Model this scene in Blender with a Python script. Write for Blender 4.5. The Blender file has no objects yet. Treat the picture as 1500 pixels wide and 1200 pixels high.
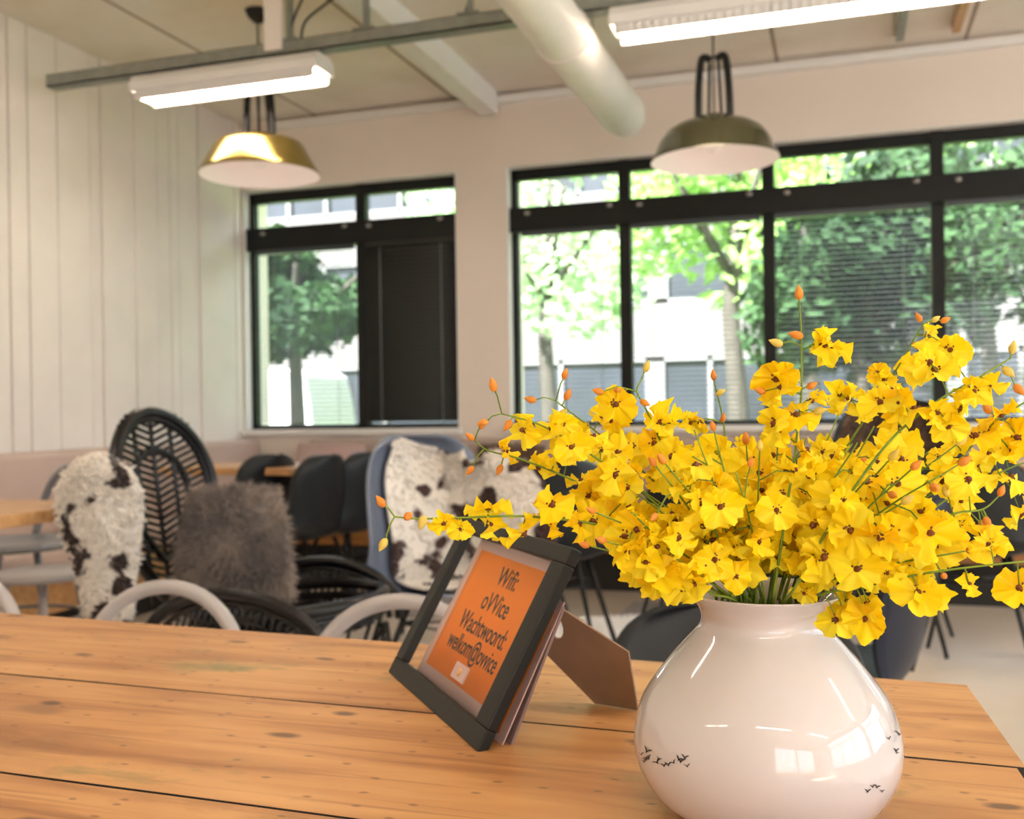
import bpy, math, random
from mathutils import Vector, Matrix, noise
from math import sin, cos, pi, radians as R

sc = bpy.context.scene
C = sc.collection
# ------------------------------------------------------------------ camera frame
FPX = 1485.0
YAW, ROLL = R(18.1), R(.85)
RT = Vector((cos(YAW), sin(YAW), 0)); FW = Vector((-sin(YAW), cos(YAW), 0)); ZZ = Vector((0, 0, 1))
RC = cos(ROLL)*RT - sin(ROLL)*ZZ; UP = cos(ROLL)*ZZ + sin(ROLL)*RT
EYE = Vector((0, 0, 1.0))
K = .676       # foreground distances in units of the first survey
def ray(x, y): return FW + RC*((x-750)/FPX) - UP*((y-602)/FPX)
def onz(x, y, z): r = ray(x, y); return EYE + r*((z-EYE.z)/r.z)
def onY(x, y, Y): r = ray(x, y); return EYE + r*(Y/r.y)
def dep(x, y, d): return EYE + ray(x, y)*d
def depk(x, y, d): return dep(x, y, d*K)
def onplane(x, y, p, n): r = ray(x, y); return EYE + r*((p-EYE).dot(n)/r.dot(n))

# ------------------------------------------------------------------ materials
def nmat(name):
    m = bpy.data.materials.new(name); m.use_nodes = True
    nt = m.node_tree; nt.nodes.clear()
    out = nt.nodes.new('ShaderNodeOutputMaterial'); b = nt.nodes.new('ShaderNodeBsdfPrincipled')
    nt.links.new(b.outputs[0], out.inputs[0])
    return m, nt, b, out
def mat(name, col, rough=.5, metal=0, var=.06, scale=8, bump=0, bscale=60, coat=0, emit=None, es=0, spec=.5, sheen=0):
    m, nt, b, out = nmat(name)
    b.inputs['Roughness'].default_value = rough; b.inputs['Metallic'].default_value = metal
    b.inputs['Coat Weight'].default_value = coat; b.inputs['Specular IOR Level'].default_value = spec
    b.inputs['Sheen Weight'].default_value = sheen
    tc = nt.nodes.new('ShaderNodeTexCoord'); n = nt.nodes.new('ShaderNodeTexNoise')
    n.inputs['Scale'].default_value = scale; n.inputs['Detail'].default_value = 4
    nt.links.new(tc.outputs['Object'], n.inputs['Vector'])
    cr = nt.nodes.new('ShaderNodeValToRGB')
    cr.color_ramp.elements[0].position = .3; cr.color_ramp.elements[1].position = .7
    cr.color_ramp.elements[0].color = [max(0, c*(1-var)) for c in col]+[1]
    cr.color_ramp.elements[1].color = [min(1, c*(1+var)) for c in col]+[1]
    nt.links.new(n.outputs['Fac'], cr.inputs[0]); nt.links.new(cr.outputs[0], b.inputs['Base Color'])
    if bump:
        n2 = nt.nodes.new('ShaderNodeTexNoise'); n2.inputs['Scale'].default_value = bscale
        nt.links.new(tc.outputs['Object'], n2.inputs['Vector'])
        bp = nt.nodes.new('ShaderNodeBump'); bp.inputs['Strength'].default_value = bump; bp.inputs['Distance'].default_value = .01
        nt.links.new(n2.outputs['Fac'], bp.inputs['Height']); nt.links.new(bp.outputs[0], b.inputs['Normal'])
    if emit:
        b.inputs['Emission Color'].default_value = (*emit, 1); b.inputs['Emission Strength'].default_value = es
    return m
def wood(name, c_light, c_mid, c_dark, rough=.45, knots=True, stains=False, gscale=1.0):
    m, nt, b, out = nmat(name)
    N = nt.nodes.new; L = nt.links.new
    tc = N('ShaderNodeTexCoord'); oi = N('ShaderNodeObjectInfo')
    ofs = N('ShaderNodeVectorMath'); ofs.operation = 'ADD'
    mul = N('ShaderNodeVectorMath'); mul.operation = 'SCALE'
    comb = N('ShaderNodeCombineXYZ'); L(oi.outputs['Random'], comb.inputs[0]); L(oi.outputs['Random'], comb.inputs[1])
    L(comb.outputs[0], mul.inputs[0]); mul.inputs['Scale'].default_value = 37
    L(tc.outputs['Object'], ofs.inputs[0]); L(mul.outputs[0], ofs.inputs[1])
    mp = N('ShaderNodeMapping'); mp.inputs['Scale'].default_value = (1.6*gscale, 13*gscale, 13*gscale); L(ofs.outputs[0], mp.inputs[0])
    n1 = N('ShaderNodeTexNoise'); n1.inputs['Scale'].default_value = 2.2; n1.inputs['Detail'].default_value = 7; n1.inputs['Distortion'].default_value = .8
    L(mp.outputs[0], n1.inputs['Vector'])
    cr = N('ShaderNodeValToRGB'); e = cr.color_ramp.elements
    e[0].position = .28; e[0].color = (*c_dark, 1); e[1].position = .72; e[1].color = (*c_light, 1)
    k = e.new(.48); k.color = (*c_mid, 1)
    L(n1.outputs['Fac'], cr.inputs[0])
    nb = N('ShaderNodeTexNoise'); nb.inputs['Scale'].default_value = 5; nb.inputs['Detail'].default_value = 3; L(ofs.outputs[0], nb.inputs['Vector'])
    mx = N('ShaderNodeMixRGB'); mx.blend_type = 'MULTIPLY'; mx.inputs[0].default_value = .5
    cb = N('ShaderNodeValToRGB'); cb.color_ramp.elements[0].position = .3; cb.color_ramp.elements[0].color = (.66, .58, .5, 1); cb.color_ramp.elements[1].position = .6; cb.color_ramp.elements[1].color = (1, 1, 1, 1)
    L(nb.outputs['Fac'], cb.inputs[0]); L(cr.outputs[0], mx.inputs[1]); L(cb.outputs[0], mx.inputs[2])
    last = mx.outputs[0]
    mf = N('ShaderNodeMapping'); mf.inputs['Scale'].default_value = (2.5, 70, 20); L(ofs.outputs[0], mf.inputs[0])
    nf_ = N('ShaderNodeTexNoise'); nf_.inputs['Scale'].default_value = 1.6; nf_.inputs['Detail'].default_value = 5; nf_.inputs['Distortion'].default_value = .4; L(mf.outputs[0], nf_.inputs['Vector'])
    rf = N('ShaderNodeMapRange'); rf.inputs[1].default_value = .58; rf.inputs[2].default_value = .72; rf.inputs[3].default_value = 0; rf.inputs[4].default_value = .6; L(nf_.outputs['Fac'], rf.inputs[0])
    mf2 = N('ShaderNodeMixRGB'); L(rf.outputs[0], mf2.inputs[0]); L(last, mf2.inputs[1]); mf2.inputs[2].default_value = (c_dark[0]*.6, c_dark[1]*.5, c_dark[2]*.5, 1); last = mf2.outputs[0]
    if knots:
        for (sx, sy, rad, colr, fac) in ((9, 19, .12, (.085, .04, .02), .85), (4.4, 11, .13, (.20, .09, .035), .6), (30, 60, .12, (.12, .05, .02), .6)):
            mk = N('ShaderNodeMapping'); mk.inputs['Scale'].default_value = (sx, sy, 1); L(ofs.outputs[0], mk.inputs[0])
            nd = N('ShaderNodeTexNoise'); nd.inputs['Scale'].default_value = 3; L(mk.outputs[0], nd.inputs['Vector'])
            ad = N('ShaderNodeMixRGB'); ad.inputs[0].default_value = .12; L(mk.outputs[0], ad.inputs[1]); L(nd.outputs['Color'], ad.inputs[2])
            v = N('ShaderNodeTexVoronoi'); v.voronoi_dimensions = '2D'; v.inputs['Scale'].default_value = 1; L(ad.outputs[0], v.inputs['Vector'])
            # only some cells carry a knot
            sp = N('ShaderNodeSeparateColor'); L(v.outputs['Color'], sp.inputs[0])
            gt = N('ShaderNodeMath'); gt.operation = 'GREATER_THAN'; gt.inputs[1].default_value = .68; L(sp.outputs[0], gt.inputs[0])
            mr = N('ShaderNodeMapRange'); mr.inputs[1].default_value = rad*.45; mr.inputs[2].default_value = rad; mr.inputs[3].default_value = fac; mr.inputs[4].default_value = 0
            L(v.outputs['Distance'], mr.inputs[0])
            mm = N('ShaderNodeMath'); mm.operation = 'MULTIPLY'; L(gt.outputs[0], mm.inputs[0]); L(mr.outputs[0], mm.inputs[1])
            mk2 = N('ShaderNodeMixRGB'); L(mm.outputs[0], mk2.inputs[0]); L(last, mk2.inputs[1]); mk2.inputs[2].default_value = (*colr, 1)
            last = mk2.outputs[0]
    if stains:
        for (seed, colr, lo, hi, fc) in ((11, (.15, .17, .06), .60, .70, .7), (31, (.22, .10, .035), .57, .70, .55)):
            ms = N('ShaderNodeMapping'); ms.inputs['Scale'].default_value = (3.2, 7, 1); ms.inputs['Location'].default_value = (seed, seed*.7, 0); L(ofs.outputs[0], ms.inputs[0])
            ns = N('ShaderNodeTexNoise'); ns.inputs['Scale'].default_value = 1.3; ns.inputs['Detail'].default_value = 6; ns.inputs['Roughness'].default_value = .65
            L(ms.outputs[0], ns.inputs['Vector'])
            mr = N('ShaderNodeMapRange'); mr.inputs[1].default_value = lo; mr.inputs[2].default_value = hi; mr.inputs[3].default_value = 0; mr.inputs[4].default_value = fc
            L(ns.outputs['Fac'], mr.inputs[0])
            m2 = N('ShaderNodeMixRGB'); L(mr.outputs[0], m2.inputs[0]); L(last, m2.inputs[1]); m2.inputs[2].default_value = (*colr, 1)
            last = m2.outputs[0]
    L(last, b.inputs['Base Color'])
    b.inputs['Roughness'].default_value = rough
    bp = N('ShaderNodeBump'); bp.inputs['Strength'].default_value = .12; bp.inputs['Distance'].default_value = .004
    L(n1.outputs['Fac'], bp.inputs['Height']); L(bp.outputs[0], b.inputs['Normal'])
    return m
def patchy(name, base, dark, lo, hi, scale, seed=0, rough=.9):
    m, nt, b, out = nmat(name); N = nt.nodes.new; L = nt.links.new
    tc = N('ShaderNodeTexCoord'); mp = N('ShaderNodeMapping'); mp.inputs['Location'].default_value = (seed, seed*2.3, seed*.7)
    L(tc.outputs['Object'], mp.inputs[0])
    n = N('ShaderNodeTexNoise'); n.inputs['Scale'].default_value = scale; n.inputs['Detail'].default_value = 2; L(mp.outputs[0], n.inputs['Vector'])
    cr = N('ShaderNodeValToRGB'); e = cr.color_ramp.elements
    e[0].position = lo; e[0].color = (*base, 1); e[1].position = hi; e[1].color = (*dark, 1)
    L(n.outputs['Fac'], cr.inputs[0]); L(cr.outputs[0], b.inputs['Base Color'])
    b.inputs['Roughness'].default_value = rough; b.inputs['Sheen Weight'].default_value = .3
    return m
def leafmat(name, c1, c2, trans=.35, scale=1.5, rough=.5):
    m, nt, b, out = nmat(name); N = nt.nodes.new; L = nt.links.new
    tc = N('ShaderNodeTexCoord'); n = N('ShaderNodeTexNoise'); n.inputs['Scale'].default_value = scale; L(tc.outputs['Object'], n.inputs['Vector'])
    cr = N('ShaderNodeValToRGB'); cr.color_ramp.elements[0].position = .35; cr.color_ramp.elements[1].position = .65
    cr.color_ramp.elements[0].color = (*c1, 1); cr.color_ramp.elements[1].color = (*c2, 1)
    L(n.outputs['Fac'], cr.inputs[0]); L(cr.outputs[0], b.inputs['Base Color']); b.inputs['Roughness'].default_value = rough
    b.inputs['Specular IOR Level'].default_value = .25
    t = N('ShaderNodeBsdfTranslucent'); L(cr.outputs[0], t.inputs[0])
    mx = N('ShaderNodeMixShader'); mx.inputs[0].default_value = trans
    L(b.outputs[0], mx.inputs[1]); L(t.outputs[0], mx.inputs[2]); L(mx.outputs[0], out.inputs[0])
    return m
def glassmat(name, tint=(1, 1, 1), refl=.08):
    m, nt, b, out = nmat(name); N = nt.nodes.new; L = nt.links.new
    t = N('ShaderNodeBsdfTransparent'); t.inputs[0].default_value = (*tint, 1)
    g = N('ShaderNodeBsdfGlossy'); g.inputs['Roughness'].default_value = .02
    lw = N('ShaderNodeLayerWeight'); lw.inputs[0].default_value = .25
    mp = N('ShaderNodeMapRange'); mp.inputs[3].default_value = refl*.5; mp.inputs[4].default_value = refl*4; L(lw.outputs['Fresnel'], mp.inputs[0])
    mx = N('ShaderNodeMixShader'); L(mp.outputs[0], mx.inputs[0]); L(t.outputs[0], mx.inputs[1]); L(g.outputs[0], mx.inputs[2]); L(mx.outputs[0], out.inputs[0])
    return m

M = {}
M['wall'] = mat('white_plaster', (.82, .73, .655), .85, var=.02, scale=2)
M['reveal'] = mat('reveal_paint', (.85, .84, .82), .6, var=.02)
M['boards'] = mat('painted_boards', (.88, .83, .785), .6, var=.04, scale=3, bump=.1, bscale=30)
M['white'] = mat('white_enamel', (.82, .81, .80), .4, var=.02)
M['duct'] = mat('duct_fabric', (.86, .82, .78), .45, var=.03)
M['galv'] = mat('galvanised_steel', (.30, .32, .29), .45, .5, var=.12, scale=20)
M['black'] = mat('black_window_frame', (.008, .009, .009), .5, var=.1, spec=.3)
M['slat'] = mat('dark_blind_slats', (.05, .06, .075), .35, var=.05)
M['slat_closed'] = mat('closed_blind_slats', (.02, .02, .017), .5, var=.05)
M['tape'] = mat('blind_tape', (.35, .38, .37), .7)
M['bolt'] = mat('grey_fixing', (.35, .34, .32), .5)
M['lampshade'] = mat('olive_black_lacquer', (.07, .065, .03), .22, .55, var=.1, coat=.5)
M['golden'] = mat('golden_lacquer', (.36, .27, .08), .2, .9, var=.1)  # golden light reflected on the shade is put into its colour
M['lampin'] = mat('lamp_inside_white', (.85, .78, .74), .6, var=.01, emit=(1, .8, .7), es=.12)  # faint emission stands in for light bounced inside the unlit shade
M['blackmetal'] = mat('black_metal', (.012, .012, .012), .35, .3)
M['tube'] = mat('fluorescent_louver', (.95, .9, .85), .5, emit=(1.0, .83, .68), es=13)
M['vase'] = mat('white_ceramic', (.59, .57, .59), .07, var=.01, coat=.6)
M['bird'] = mat('black_bird_print', (.015, .013, .02), .3)
M['frame'] = mat('charcoal_frame', (.013, .0135, .012), .5, var=.1, spec=.35)
M['orange'] = mat('orange_paper', (.80, .215, .002), .7, var=.03)
M['border'] = mat('pale_pink_paper_border', (.66, .46, .42), .5, var=.03)
M['sleeve'] = mat('mauve_sleeve_edge', (.26, .17, .16), .5)
M['ink'] = mat('black_ink', (.02, .012, .008), .6)
M['card'] = mat('brown_card', (.30, .195, .125), .8, var=.08, scale=40)
M['white_paper'] = mat('white_paper', (.8, .78, .75), .7)
M['logo'] = mat('logo_print', (.9, .5, .2), .7)
M['hoop'] = mat('white_tube_metal', (.42, .395, .395), .35, var=.02)
M['greytube'] = mat('grey_tube_metal', (.22, .23, .25), .35, .3)
M['shell'] = mat('charcoal_shell', (.014, .017, .02), .42, var=.05, spec=.35)
M['shell_navy'] = mat('navy_shell', (.008, .012, .026), .42, var=.05, spec=.3)
M['shell_blue'] = mat('blue_grey_shell', (.17, .20, .27), .28, var=.05)
M['rattan'] = mat('black_rattan', (.006, .0055, .006), .28, var=.2, scale=40, spec=.4)
M['ottleg'] = mat('leg_wood', (.25, .13, .05), .5)
M['banq'] = mat('beige_pink_upholstery', (.47, .365, .31), .8, var=.05, scale=5, bump=.15)
M['banqseat'] = mat('pale_pink_seat_upholstery', (.60, .46, .40), .8, var=.05, scale=5, bump=.15)
M['pink'] = mat('dusty_pink_fabric', (.50, .36, .34), .9, var=.06)
M['olive'] = mat('olive_fabric', (.25, .24, .15), .9, var=.2, scale=25)
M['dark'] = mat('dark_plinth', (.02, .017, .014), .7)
M['cow'] = patchy('cowhide', (.82, .76, .68), (.035, .014, .010), .55, .58, 10, 7.1)
M['cow2'] = patchy('cowhide_brown_white', (.86, .80, .72), (.05, .018, .014), .535, .57, 7.5, 2.4)
M['sheep'] = patchy('grey_brown_fur', (.15, .12, .108), (.30, .235, .19), .35, .65, 7, 1.2)
M['sheepw'] = patchy('white_fur', (.95, .93, .90), (.9, .88, .84), .4, .7, 7, 1.2)
M['brownfur'] = patchy('brown_fur', (.16, .085, .045), (.05, .022, .012), .4, .6, 6, 5.2)
M['petal'] = leafmat('yellow_petal', (.98, .745, .004), (1.0, .89, .045), .4, 30)
M['petal2'] = leafmat('golden_petal', (.97, .64, .003), (1.0, .80, .01), .36, 30)
M['eye'] = mat('red_brown_blossom_centre', (.15, .035, .006), .6, var=.3, scale=200)
M['stem'] = leafmat('green_stem', (.13, .22, .02), (.25, .36, .05), .1, 20)
M['bud'] = leafmat('orange_bud', (.72, .24, .03), (.85, .42, .09), .2, 40)
M['budg'] = leafmat('yellow_bud', (.72, .55, .10), (.8, .65, .2), .2, 40)
M['tabletop'] = wood('reclaimed_pine', (.66, .365, .145), (.55, .275, .10), (.36, .155, .05), .42, stains=True)
M['cafetop'] = wood('pale_oak', (.70, .42, .20), (.62, .35, .15), (.5, .26, .1), .4, knots=False)
M['plinthwood'] = wood('orange_plywood', (.42, .19, .05), (.36, .155, .04), (.26, .1, .03), .5, knots=False)
M['glass'] = glassmat('window_glass', (.96, .98, .97))
M['frameglass'] = glassmat('picture_glass', (1, 1, 1), .012)
M['facade'] = mat('pale_facade', (.098, .093, .099), .8, var=.05, scale=.5)
M['facglass'] = mat('facade_glass', (.02, .025, .036), .35, var=.4, scale=.5)
M['facwhite'] = mat('facade_white', (.13, .133, .145), .7)
M['van'] = mat('white_van_paint', (.5, .51, .54), .4)
M['trunk'] = mat('bark', (.04, .035, .03), .9, var=.2)
M['lf_sunlit'] = leafmat('sunlit_leaf', (.22, .40, .09), (.42, .62, .24), .5, 1.0)  # sunlight on the foliage is put into the leaf colour
M['lf_overlit'] = leafmat('overlit_leaf', (.28, .45, .22), (.50, .66, .42), .5, 1.0)  # leaf colour paled to imitate overexposed foliage
M['lf_shaded'] = leafmat('shaded_leaf', (.008, .026, .011), (.034, .08, .028), .25, .8)  # shade on the foliage is put into the leaf colour
M['hedge'] = leafmat('hedge_leaf', (.2, .42, .05), (.42, .65, .15), .3, 2)
M['lawn'] = mat('lawn', (.12, .2, .06), .9, var=.2, scale=3)

# floor: pale polished screed
def floor_mat():
    m, nt, b, out = nmat('polished_screed'); N = nt.nodes.new; L = nt.links.new
    tc = N('ShaderNodeTexCoord'); n = N('ShaderNodeTexNoise'); n.inputs['Scale'].default_value = 1.3; n.inputs['Detail'].default_value = 5
    L(tc.outputs['Object'], n.inputs['Vector'])
    cr = N('ShaderNodeValToRGB'); cr.color_ramp.elements[0].position = .35; cr.color_ramp.elements[1].position = .65
    cr.color_ramp.elements[0].color = (.67, .57, .45, 1); cr.color_ramp.elements[1].color = (.75, .68, .60, 1)
    L(n.outputs['Fac'], cr.inputs[0]); L(cr.outputs[0], b.inputs['Base Color'])
    b.inputs['Roughness'].default_value = .32
    return m
M['floor'] = floor_mat()
def ceil_mat():
    m, nt, b, out = nmat('painted_roof_panels'); N = nt.nodes.new; L = nt.links.new
    tc = N('ShaderNodeTexCoord'); sp = N('ShaderNodeSeparateXYZ'); L(tc.outputs['Object'], sp.inputs[0])
    a = N('ShaderNodeMath'); a.operation = 'ADD'; a.inputs[1].default_value = 50.32; L(sp.outputs[0], a.inputs[0])
    d = N('ShaderNodeMath'); d.operation = 'DIVIDE'; d.inputs[1].default_value = .98; L(a.outputs[0], d.inputs[0])
    fr = N('ShaderNodeMath'); fr.operation = 'FRACT'; L(d.outputs[0], fr.inputs[0])
    lt = N('ShaderNodeMath'); lt.operation = 'LESS_THAN'; lt.inputs[1].default_value = .022; L(fr.outputs[0], lt.inputs[0])
    n = N('ShaderNodeTexNoise'); n.inputs['Scale'].default_value = 2.0; n.inputs['Detail'].default_value = 4; L(tc.outputs['Object'], n.inputs['Vector'])
    cr = N('ShaderNodeValToRGB'); cr.color_ramp.elements[0].color = (.78, .70, .59, 1); cr.color_ramp.elements[1].color = (.88, .82, .74, 1)
    cr.color_ramp.elements[0].position = .3; cr.color_ramp.elements[1].position = .6
    L(n.outputs['Fac'], cr.inputs[0])
    mx = N('ShaderNodeMixRGB'); L(lt.outputs[0], mx.inputs[0]); L(cr.outputs[0], mx.inputs[1]); mx.inputs[2].default_value = (.36, .29, .22, 1)
    L(mx.outputs[0], b.inputs['Base Color']); b.inputs['Roughness'].default_value = .85
    return m
M['ceil'] = ceil_mat()

# ------------------------------------------------------------------ mesh helpers
class MB:
    def __init__(s): s.v = []; s.f = []; s.m = []
    def add(s, vs, fs, mi=0):
        o = len(s.v); s.v += [Vector(p) for p in vs]
        for f in fs: s.f.append([i+o for i in f]); s.m.append(mi)
    def box(s, x0, x1, y0, y1, z0, z1, mi=0, T=None):
        vs = [Vector((x, y, z)) for z in (z0, z1) for y in (y0, y1) for x in (x0, x1)]
        if T: vs = [T @ v for v in vs]
        s.add(vs, [(0, 2, 3, 1), (4, 5, 7, 6), (0, 1, 5, 4), (2, 6, 7, 3), (0, 4, 6, 2), (1, 3, 7, 5)], mi)
    def tube(s, pts, r, seg=8, mi=0, cap=True, closed=False):
        pts = [Vector(p) for p in pts]; n = len(pts)
        rs = r if isinstance(r, (list, tuple)) else [r]*n
        up = None; rings = []
        for i, p in enumerate(pts):
            if closed: t = pts[(i+1) % n]-pts[i-1]
            else: t = pts[min(i+1, n-1)]-pts[max(i-1, 0)]
            if t.length < 1e-9: t = Vector((0, 0, 1))
            t.normalize()
            if up is None:
                up = t.orthogonal().normalized()
            else:
                up = up - t*up.dot(t)
                up = up.normalized() if up.length > 1e-6 else t.orthogonal().normalized()
            w = t.cross(up)
            rings.append([p + up*(rs[i]*cos(2*pi*k/seg)) + w*(rs[i]*sin(2*pi*k/seg)) for k in range(seg)])
        vs = [v for rg in rings for v in rg]; fs = []
        for i in range(n-1 if not closed else n):
            j = (i+1) % n
            for k in range(seg):
                k2 = (k+1) % seg
                fs.append((i*seg+k, i*seg+k2, j*seg+k2, j*seg+k))
        if cap and not closed:
            fs.append(tuple(range(seg))[::-1]); fs.append(tuple((n-1)*seg+k for k in range(seg)))
        s.add(vs, fs, mi)
    def lathe(s, prof, seg=32, mi=0, c=(0, 0, 0)):
        vs = []; fs = []
        for r_, z in prof:
            for k in range(seg):
                a = 2*pi*k/seg; vs.append((c[0]+r_*cos(a), c[1]+r_*sin(a), c[2]+z))
        for i in range(len(prof)-1):
            for k in range(seg):
                k2 = (k+1) % seg
                fs.append((i*seg+k, i*seg+k2, (i+1)*seg+k2, (i+1)*seg+k))
        s.add(vs, fs, mi)
    def grid(s, fn, nu, nv, mi=0):
        vs = [fn(i/nu, j/nv) for j in range(nv+1) for i in range(nu+1)]
        fs = [(j*(nu+1)+i, j*(nu+1)+i+1, (j+1)*(nu+1)+i+1, (j+1)*(nu+1)+i) for j in range(nv) for i in range(nu)]
        s.add(vs, fs, mi)
    def build(s, name, mats, parent=None, smooth=True, loc=None):
        me = bpy.data.meshes.new(name); me.from_pydata([tuple(v) for v in s.v], [], s.f)
        if not isinstance(mats, (list, tuple)): mats = [mats]
        for m in mats: me.materials.append(m)
        me.polygons.foreach_set('material_index', s.m)
        if smooth:
            me.polygons.foreach_set('use_smooth', [True]*len(s.f))
        me.update()
        o = bpy.data.objects.new(name, me); C.objects.link(o)
        if parent: o.parent = parent
        if loc is not None: o.location = loc
        return o
def bevel(o, w=.004, seg=2):
    b = o.modifiers.new('bevel', 'BEVEL'); b.width = w; b.segments = seg; b.limit_method = 'ANGLE'; return o
def sharp(o):
    # flat shading for boxy parts
    o.data.polygons.foreach_set('use_smooth', [False]*len(o.data.polygons)); return o
def thick(o, t, off=0):
    m = o.modifiers.new('thickness', 'SOLIDIFY'); m.thickness = t; m.offset = off; return o
def thing(name, label, cat, loc=(0, 0, 0), rz=0, group=None):
    o = bpy.data.objects.new(name, None); C.objects.link(o); o.empty_display_size = .1
    o.location = loc; o.rotation_euler = (0, 0, rz); o['label'] = label; o['category'] = cat
    if group: o['group'] = group
    return o
def tag(o, label, cat, group=None, kind=None):
    if label: o['label'] = label
    if cat: o['category'] = cat
    if group: o['group'] = group
    if kind: o['kind'] = kind
    return o
def struct(name, mb, m, smooth=False):
    o = mb.build(name, m, smooth=smooth); o['kind'] = 'structure'; return o
def dup(root, loc, rz, label=None, group=None, scale=None):
    r = root.copy(); C.objects.link(r); r.location = loc; r.rotation_euler = (0, 0, rz)
    if label: r['label'] = label
    if group: r['group'] = group
    if scale: r.scale = scale
    for ch in list(root.children):
        c = ch.copy(); C.objects.link(c); c.parent = r
        for g in list(ch.children):
            d = g.copy(); C.objects.link(d); d.parent = c
    return r
def catmull(pts, n=8):
    P = [Vector(p) for p in pts]; P = [P[0]*2-P[1]]+P+[P[-1]*2-P[-2]]; out = []
    for i in range(1, len(P)-2):
        for k in range(n):
            t = k/n; a, b, c, d = P[i-1], P[i], P[i+1], P[i+2]
            out.append(.5*((2*b)+(c-a)*t+(2*a-5*b+4*c-d)*t*t+(3*b-a-3*c+d)*t**3))
    out.append(P[-2]); return out
def fur(mb, surf, n, ln, rnd, mi=0, droop=0.0, wd=.0035):
    # surf(u,v) -> (point, normal)
    for _ in range(n):
        u, v = rnd.random(), rnd.random()
        p, nn = surf(u, v)
        d = (nn + Vector((rnd.gauss(0, .45), rnd.gauss(0, .45), rnd.gauss(0, .45)-droop))).normalized()
        w = d.orthogonal().normalized()*wd
        L_ = ln*rnd.uniform(.5, 1.1)
        mb.add([p-w, p+w, p+d*L_+Vector((0, 0, -droop*L_*.4))], [(0, 1, 2)], mi)

# ------------------------------------------------------------------ the room
XL, YW, ZC = -3.84, 5.94, 2.96
GZ = -.27       # street level
XR, YB = 4.6, -3.6
mb = MB(); mb.box(XL-.3, XR+.3, YB-.3, YW+.3, -.12, 0); struct('floor', mb, M['floor'])
mb = MB(); mb.box(XL-.3, XR+.3, YB-.3, YW+.3, ZC, ZC+.2); struct('ceiling', mb, M['ceil'])
# left wall: upright painted boards of uneven width with open joints
rnd = random.Random(4)
mb = MB(); mb.box(XL-.2, XL-.02, YB-.3, YW+.3, 0, ZC)
y = YB
while y < YW:
    w = rnd.choice((.085, .12, .16, .2, .24, .14)); y2 = min(y+w, YW)
    mb.box(XL-.02, XL+rnd.uniform(-.007, .005), y, y2-.009, 0, ZC); y = y2
struct('wall_left', mb, M['boards'])
# window wall
ZS, ZT = .90, 2.505            # sill and head of both windows
W1 = (-3.83, -2.29); W2 = (-1.955, 4.2)
mb = MB()
mb.box(XL-.2, W1[0], YW, YW+.3, 0, ZC)
mb.box(W1[0], W2[1], YW, YW+.3, 0, ZS); mb.box(W1[0], W2[1], YW, YW+.3, ZT, ZC)
mb.box(W1[1], W2[0], YW, YW+.3, ZS, ZT); mb.box(W2[1], XR+.3, YW, YW+.3, 0, ZC)
struct('wall_back', mb, M['wall'])
mb = MB(); t = .006
for a, b in (W1, W2):
    mb.box(a, a+t, YW-.002, YW+.2, ZS, ZT); mb.box(b-t, b, YW-.002, YW+.2, ZS, ZT); mb.box(a, b, YW-.002, YW+.2, ZT-t, ZT)
    mb.box(a-.02 if a > -3 else a, b+.02, YW-.05, YW+.2, ZS-.035, ZS)
struct('trim_1', mb, M['reveal'])
mb = MB(); mb.box(XR, XR+.2, YB-.3, YW+.3, 0, .7); mb.box(XR, XR+.2, YB-.3, YW+.3, 2.75, ZC)
mb.box(XR, XR+.2, YB-.3, -2.2, .7, 2.75); mb.box(XR, XR+.2, 1.3, 1.6, .7, 2.75); mb.box(XR, XR+.2, 5.0, YW+.3, .7, 2.75)
struct('wall_right', mb, M['wall'])
mb = MB()
for y0, y1 in ((-2.2, 1.3), (1.6, 5.0)):
    for k in range(4):
        yy = y0+(y1-y0)*k/3; mb.box(XR+.05, XR+.12, yy-.03, yy+.03, .7, 2.75)
    for z in (.7, 2.2, 2.69): mb.box(XR+.05, XR+.12, y0, y1, z, z+.06)
struct('window_3', mb, M['black'])
mb = MB(); mb.box(XL-.3, XR+.3, YB-.2, YB, 0, .8); mb.box(XL-.3, XR+.3, YB-.2, YB, 2.5, ZC)
mb.box(XL-.3, .9, YB-.2, YB, .8, 2.5); mb.box(4.0, XR+.3, YB-.2, YB, .8, 2.5); mb.box(2.35, 2.5, YB-.2, YB, .8, 2.5)
struct('wall_front', mb, M['wall'])
# ceiling cove line and beams
mb = MB(); mb.box(XL+.25, XR, YW-.055, YW, ZC-.07, ZC-.03); struct('trim_2', mb, M['reveal'])
bx = onz(620, 78, ZC-.1).x
for i, X in enumerate((bx-2.45, bx)):
    if X < XL+.1: continue
    mb = MB(); mb.box(X-.055, X+.055, YB, YW-.06, ZC-.14, ZC); struct('trim_%d' % (i+3), mb, M['reveal'])

for i, px in enumerate((1322, 1405)):
    X = onz(px, 30, ZC-.03).x; Y1 = onz(px, (58, 45)[i], ZC-.03).y
    mb = MB(); mb.box(X-.02, X+.02, YB, Y1, ZC-.04, ZC); struct('trim_%d' % (i+8), mb, M['galv'] if i == 0 else M['cafetop'])
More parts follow.
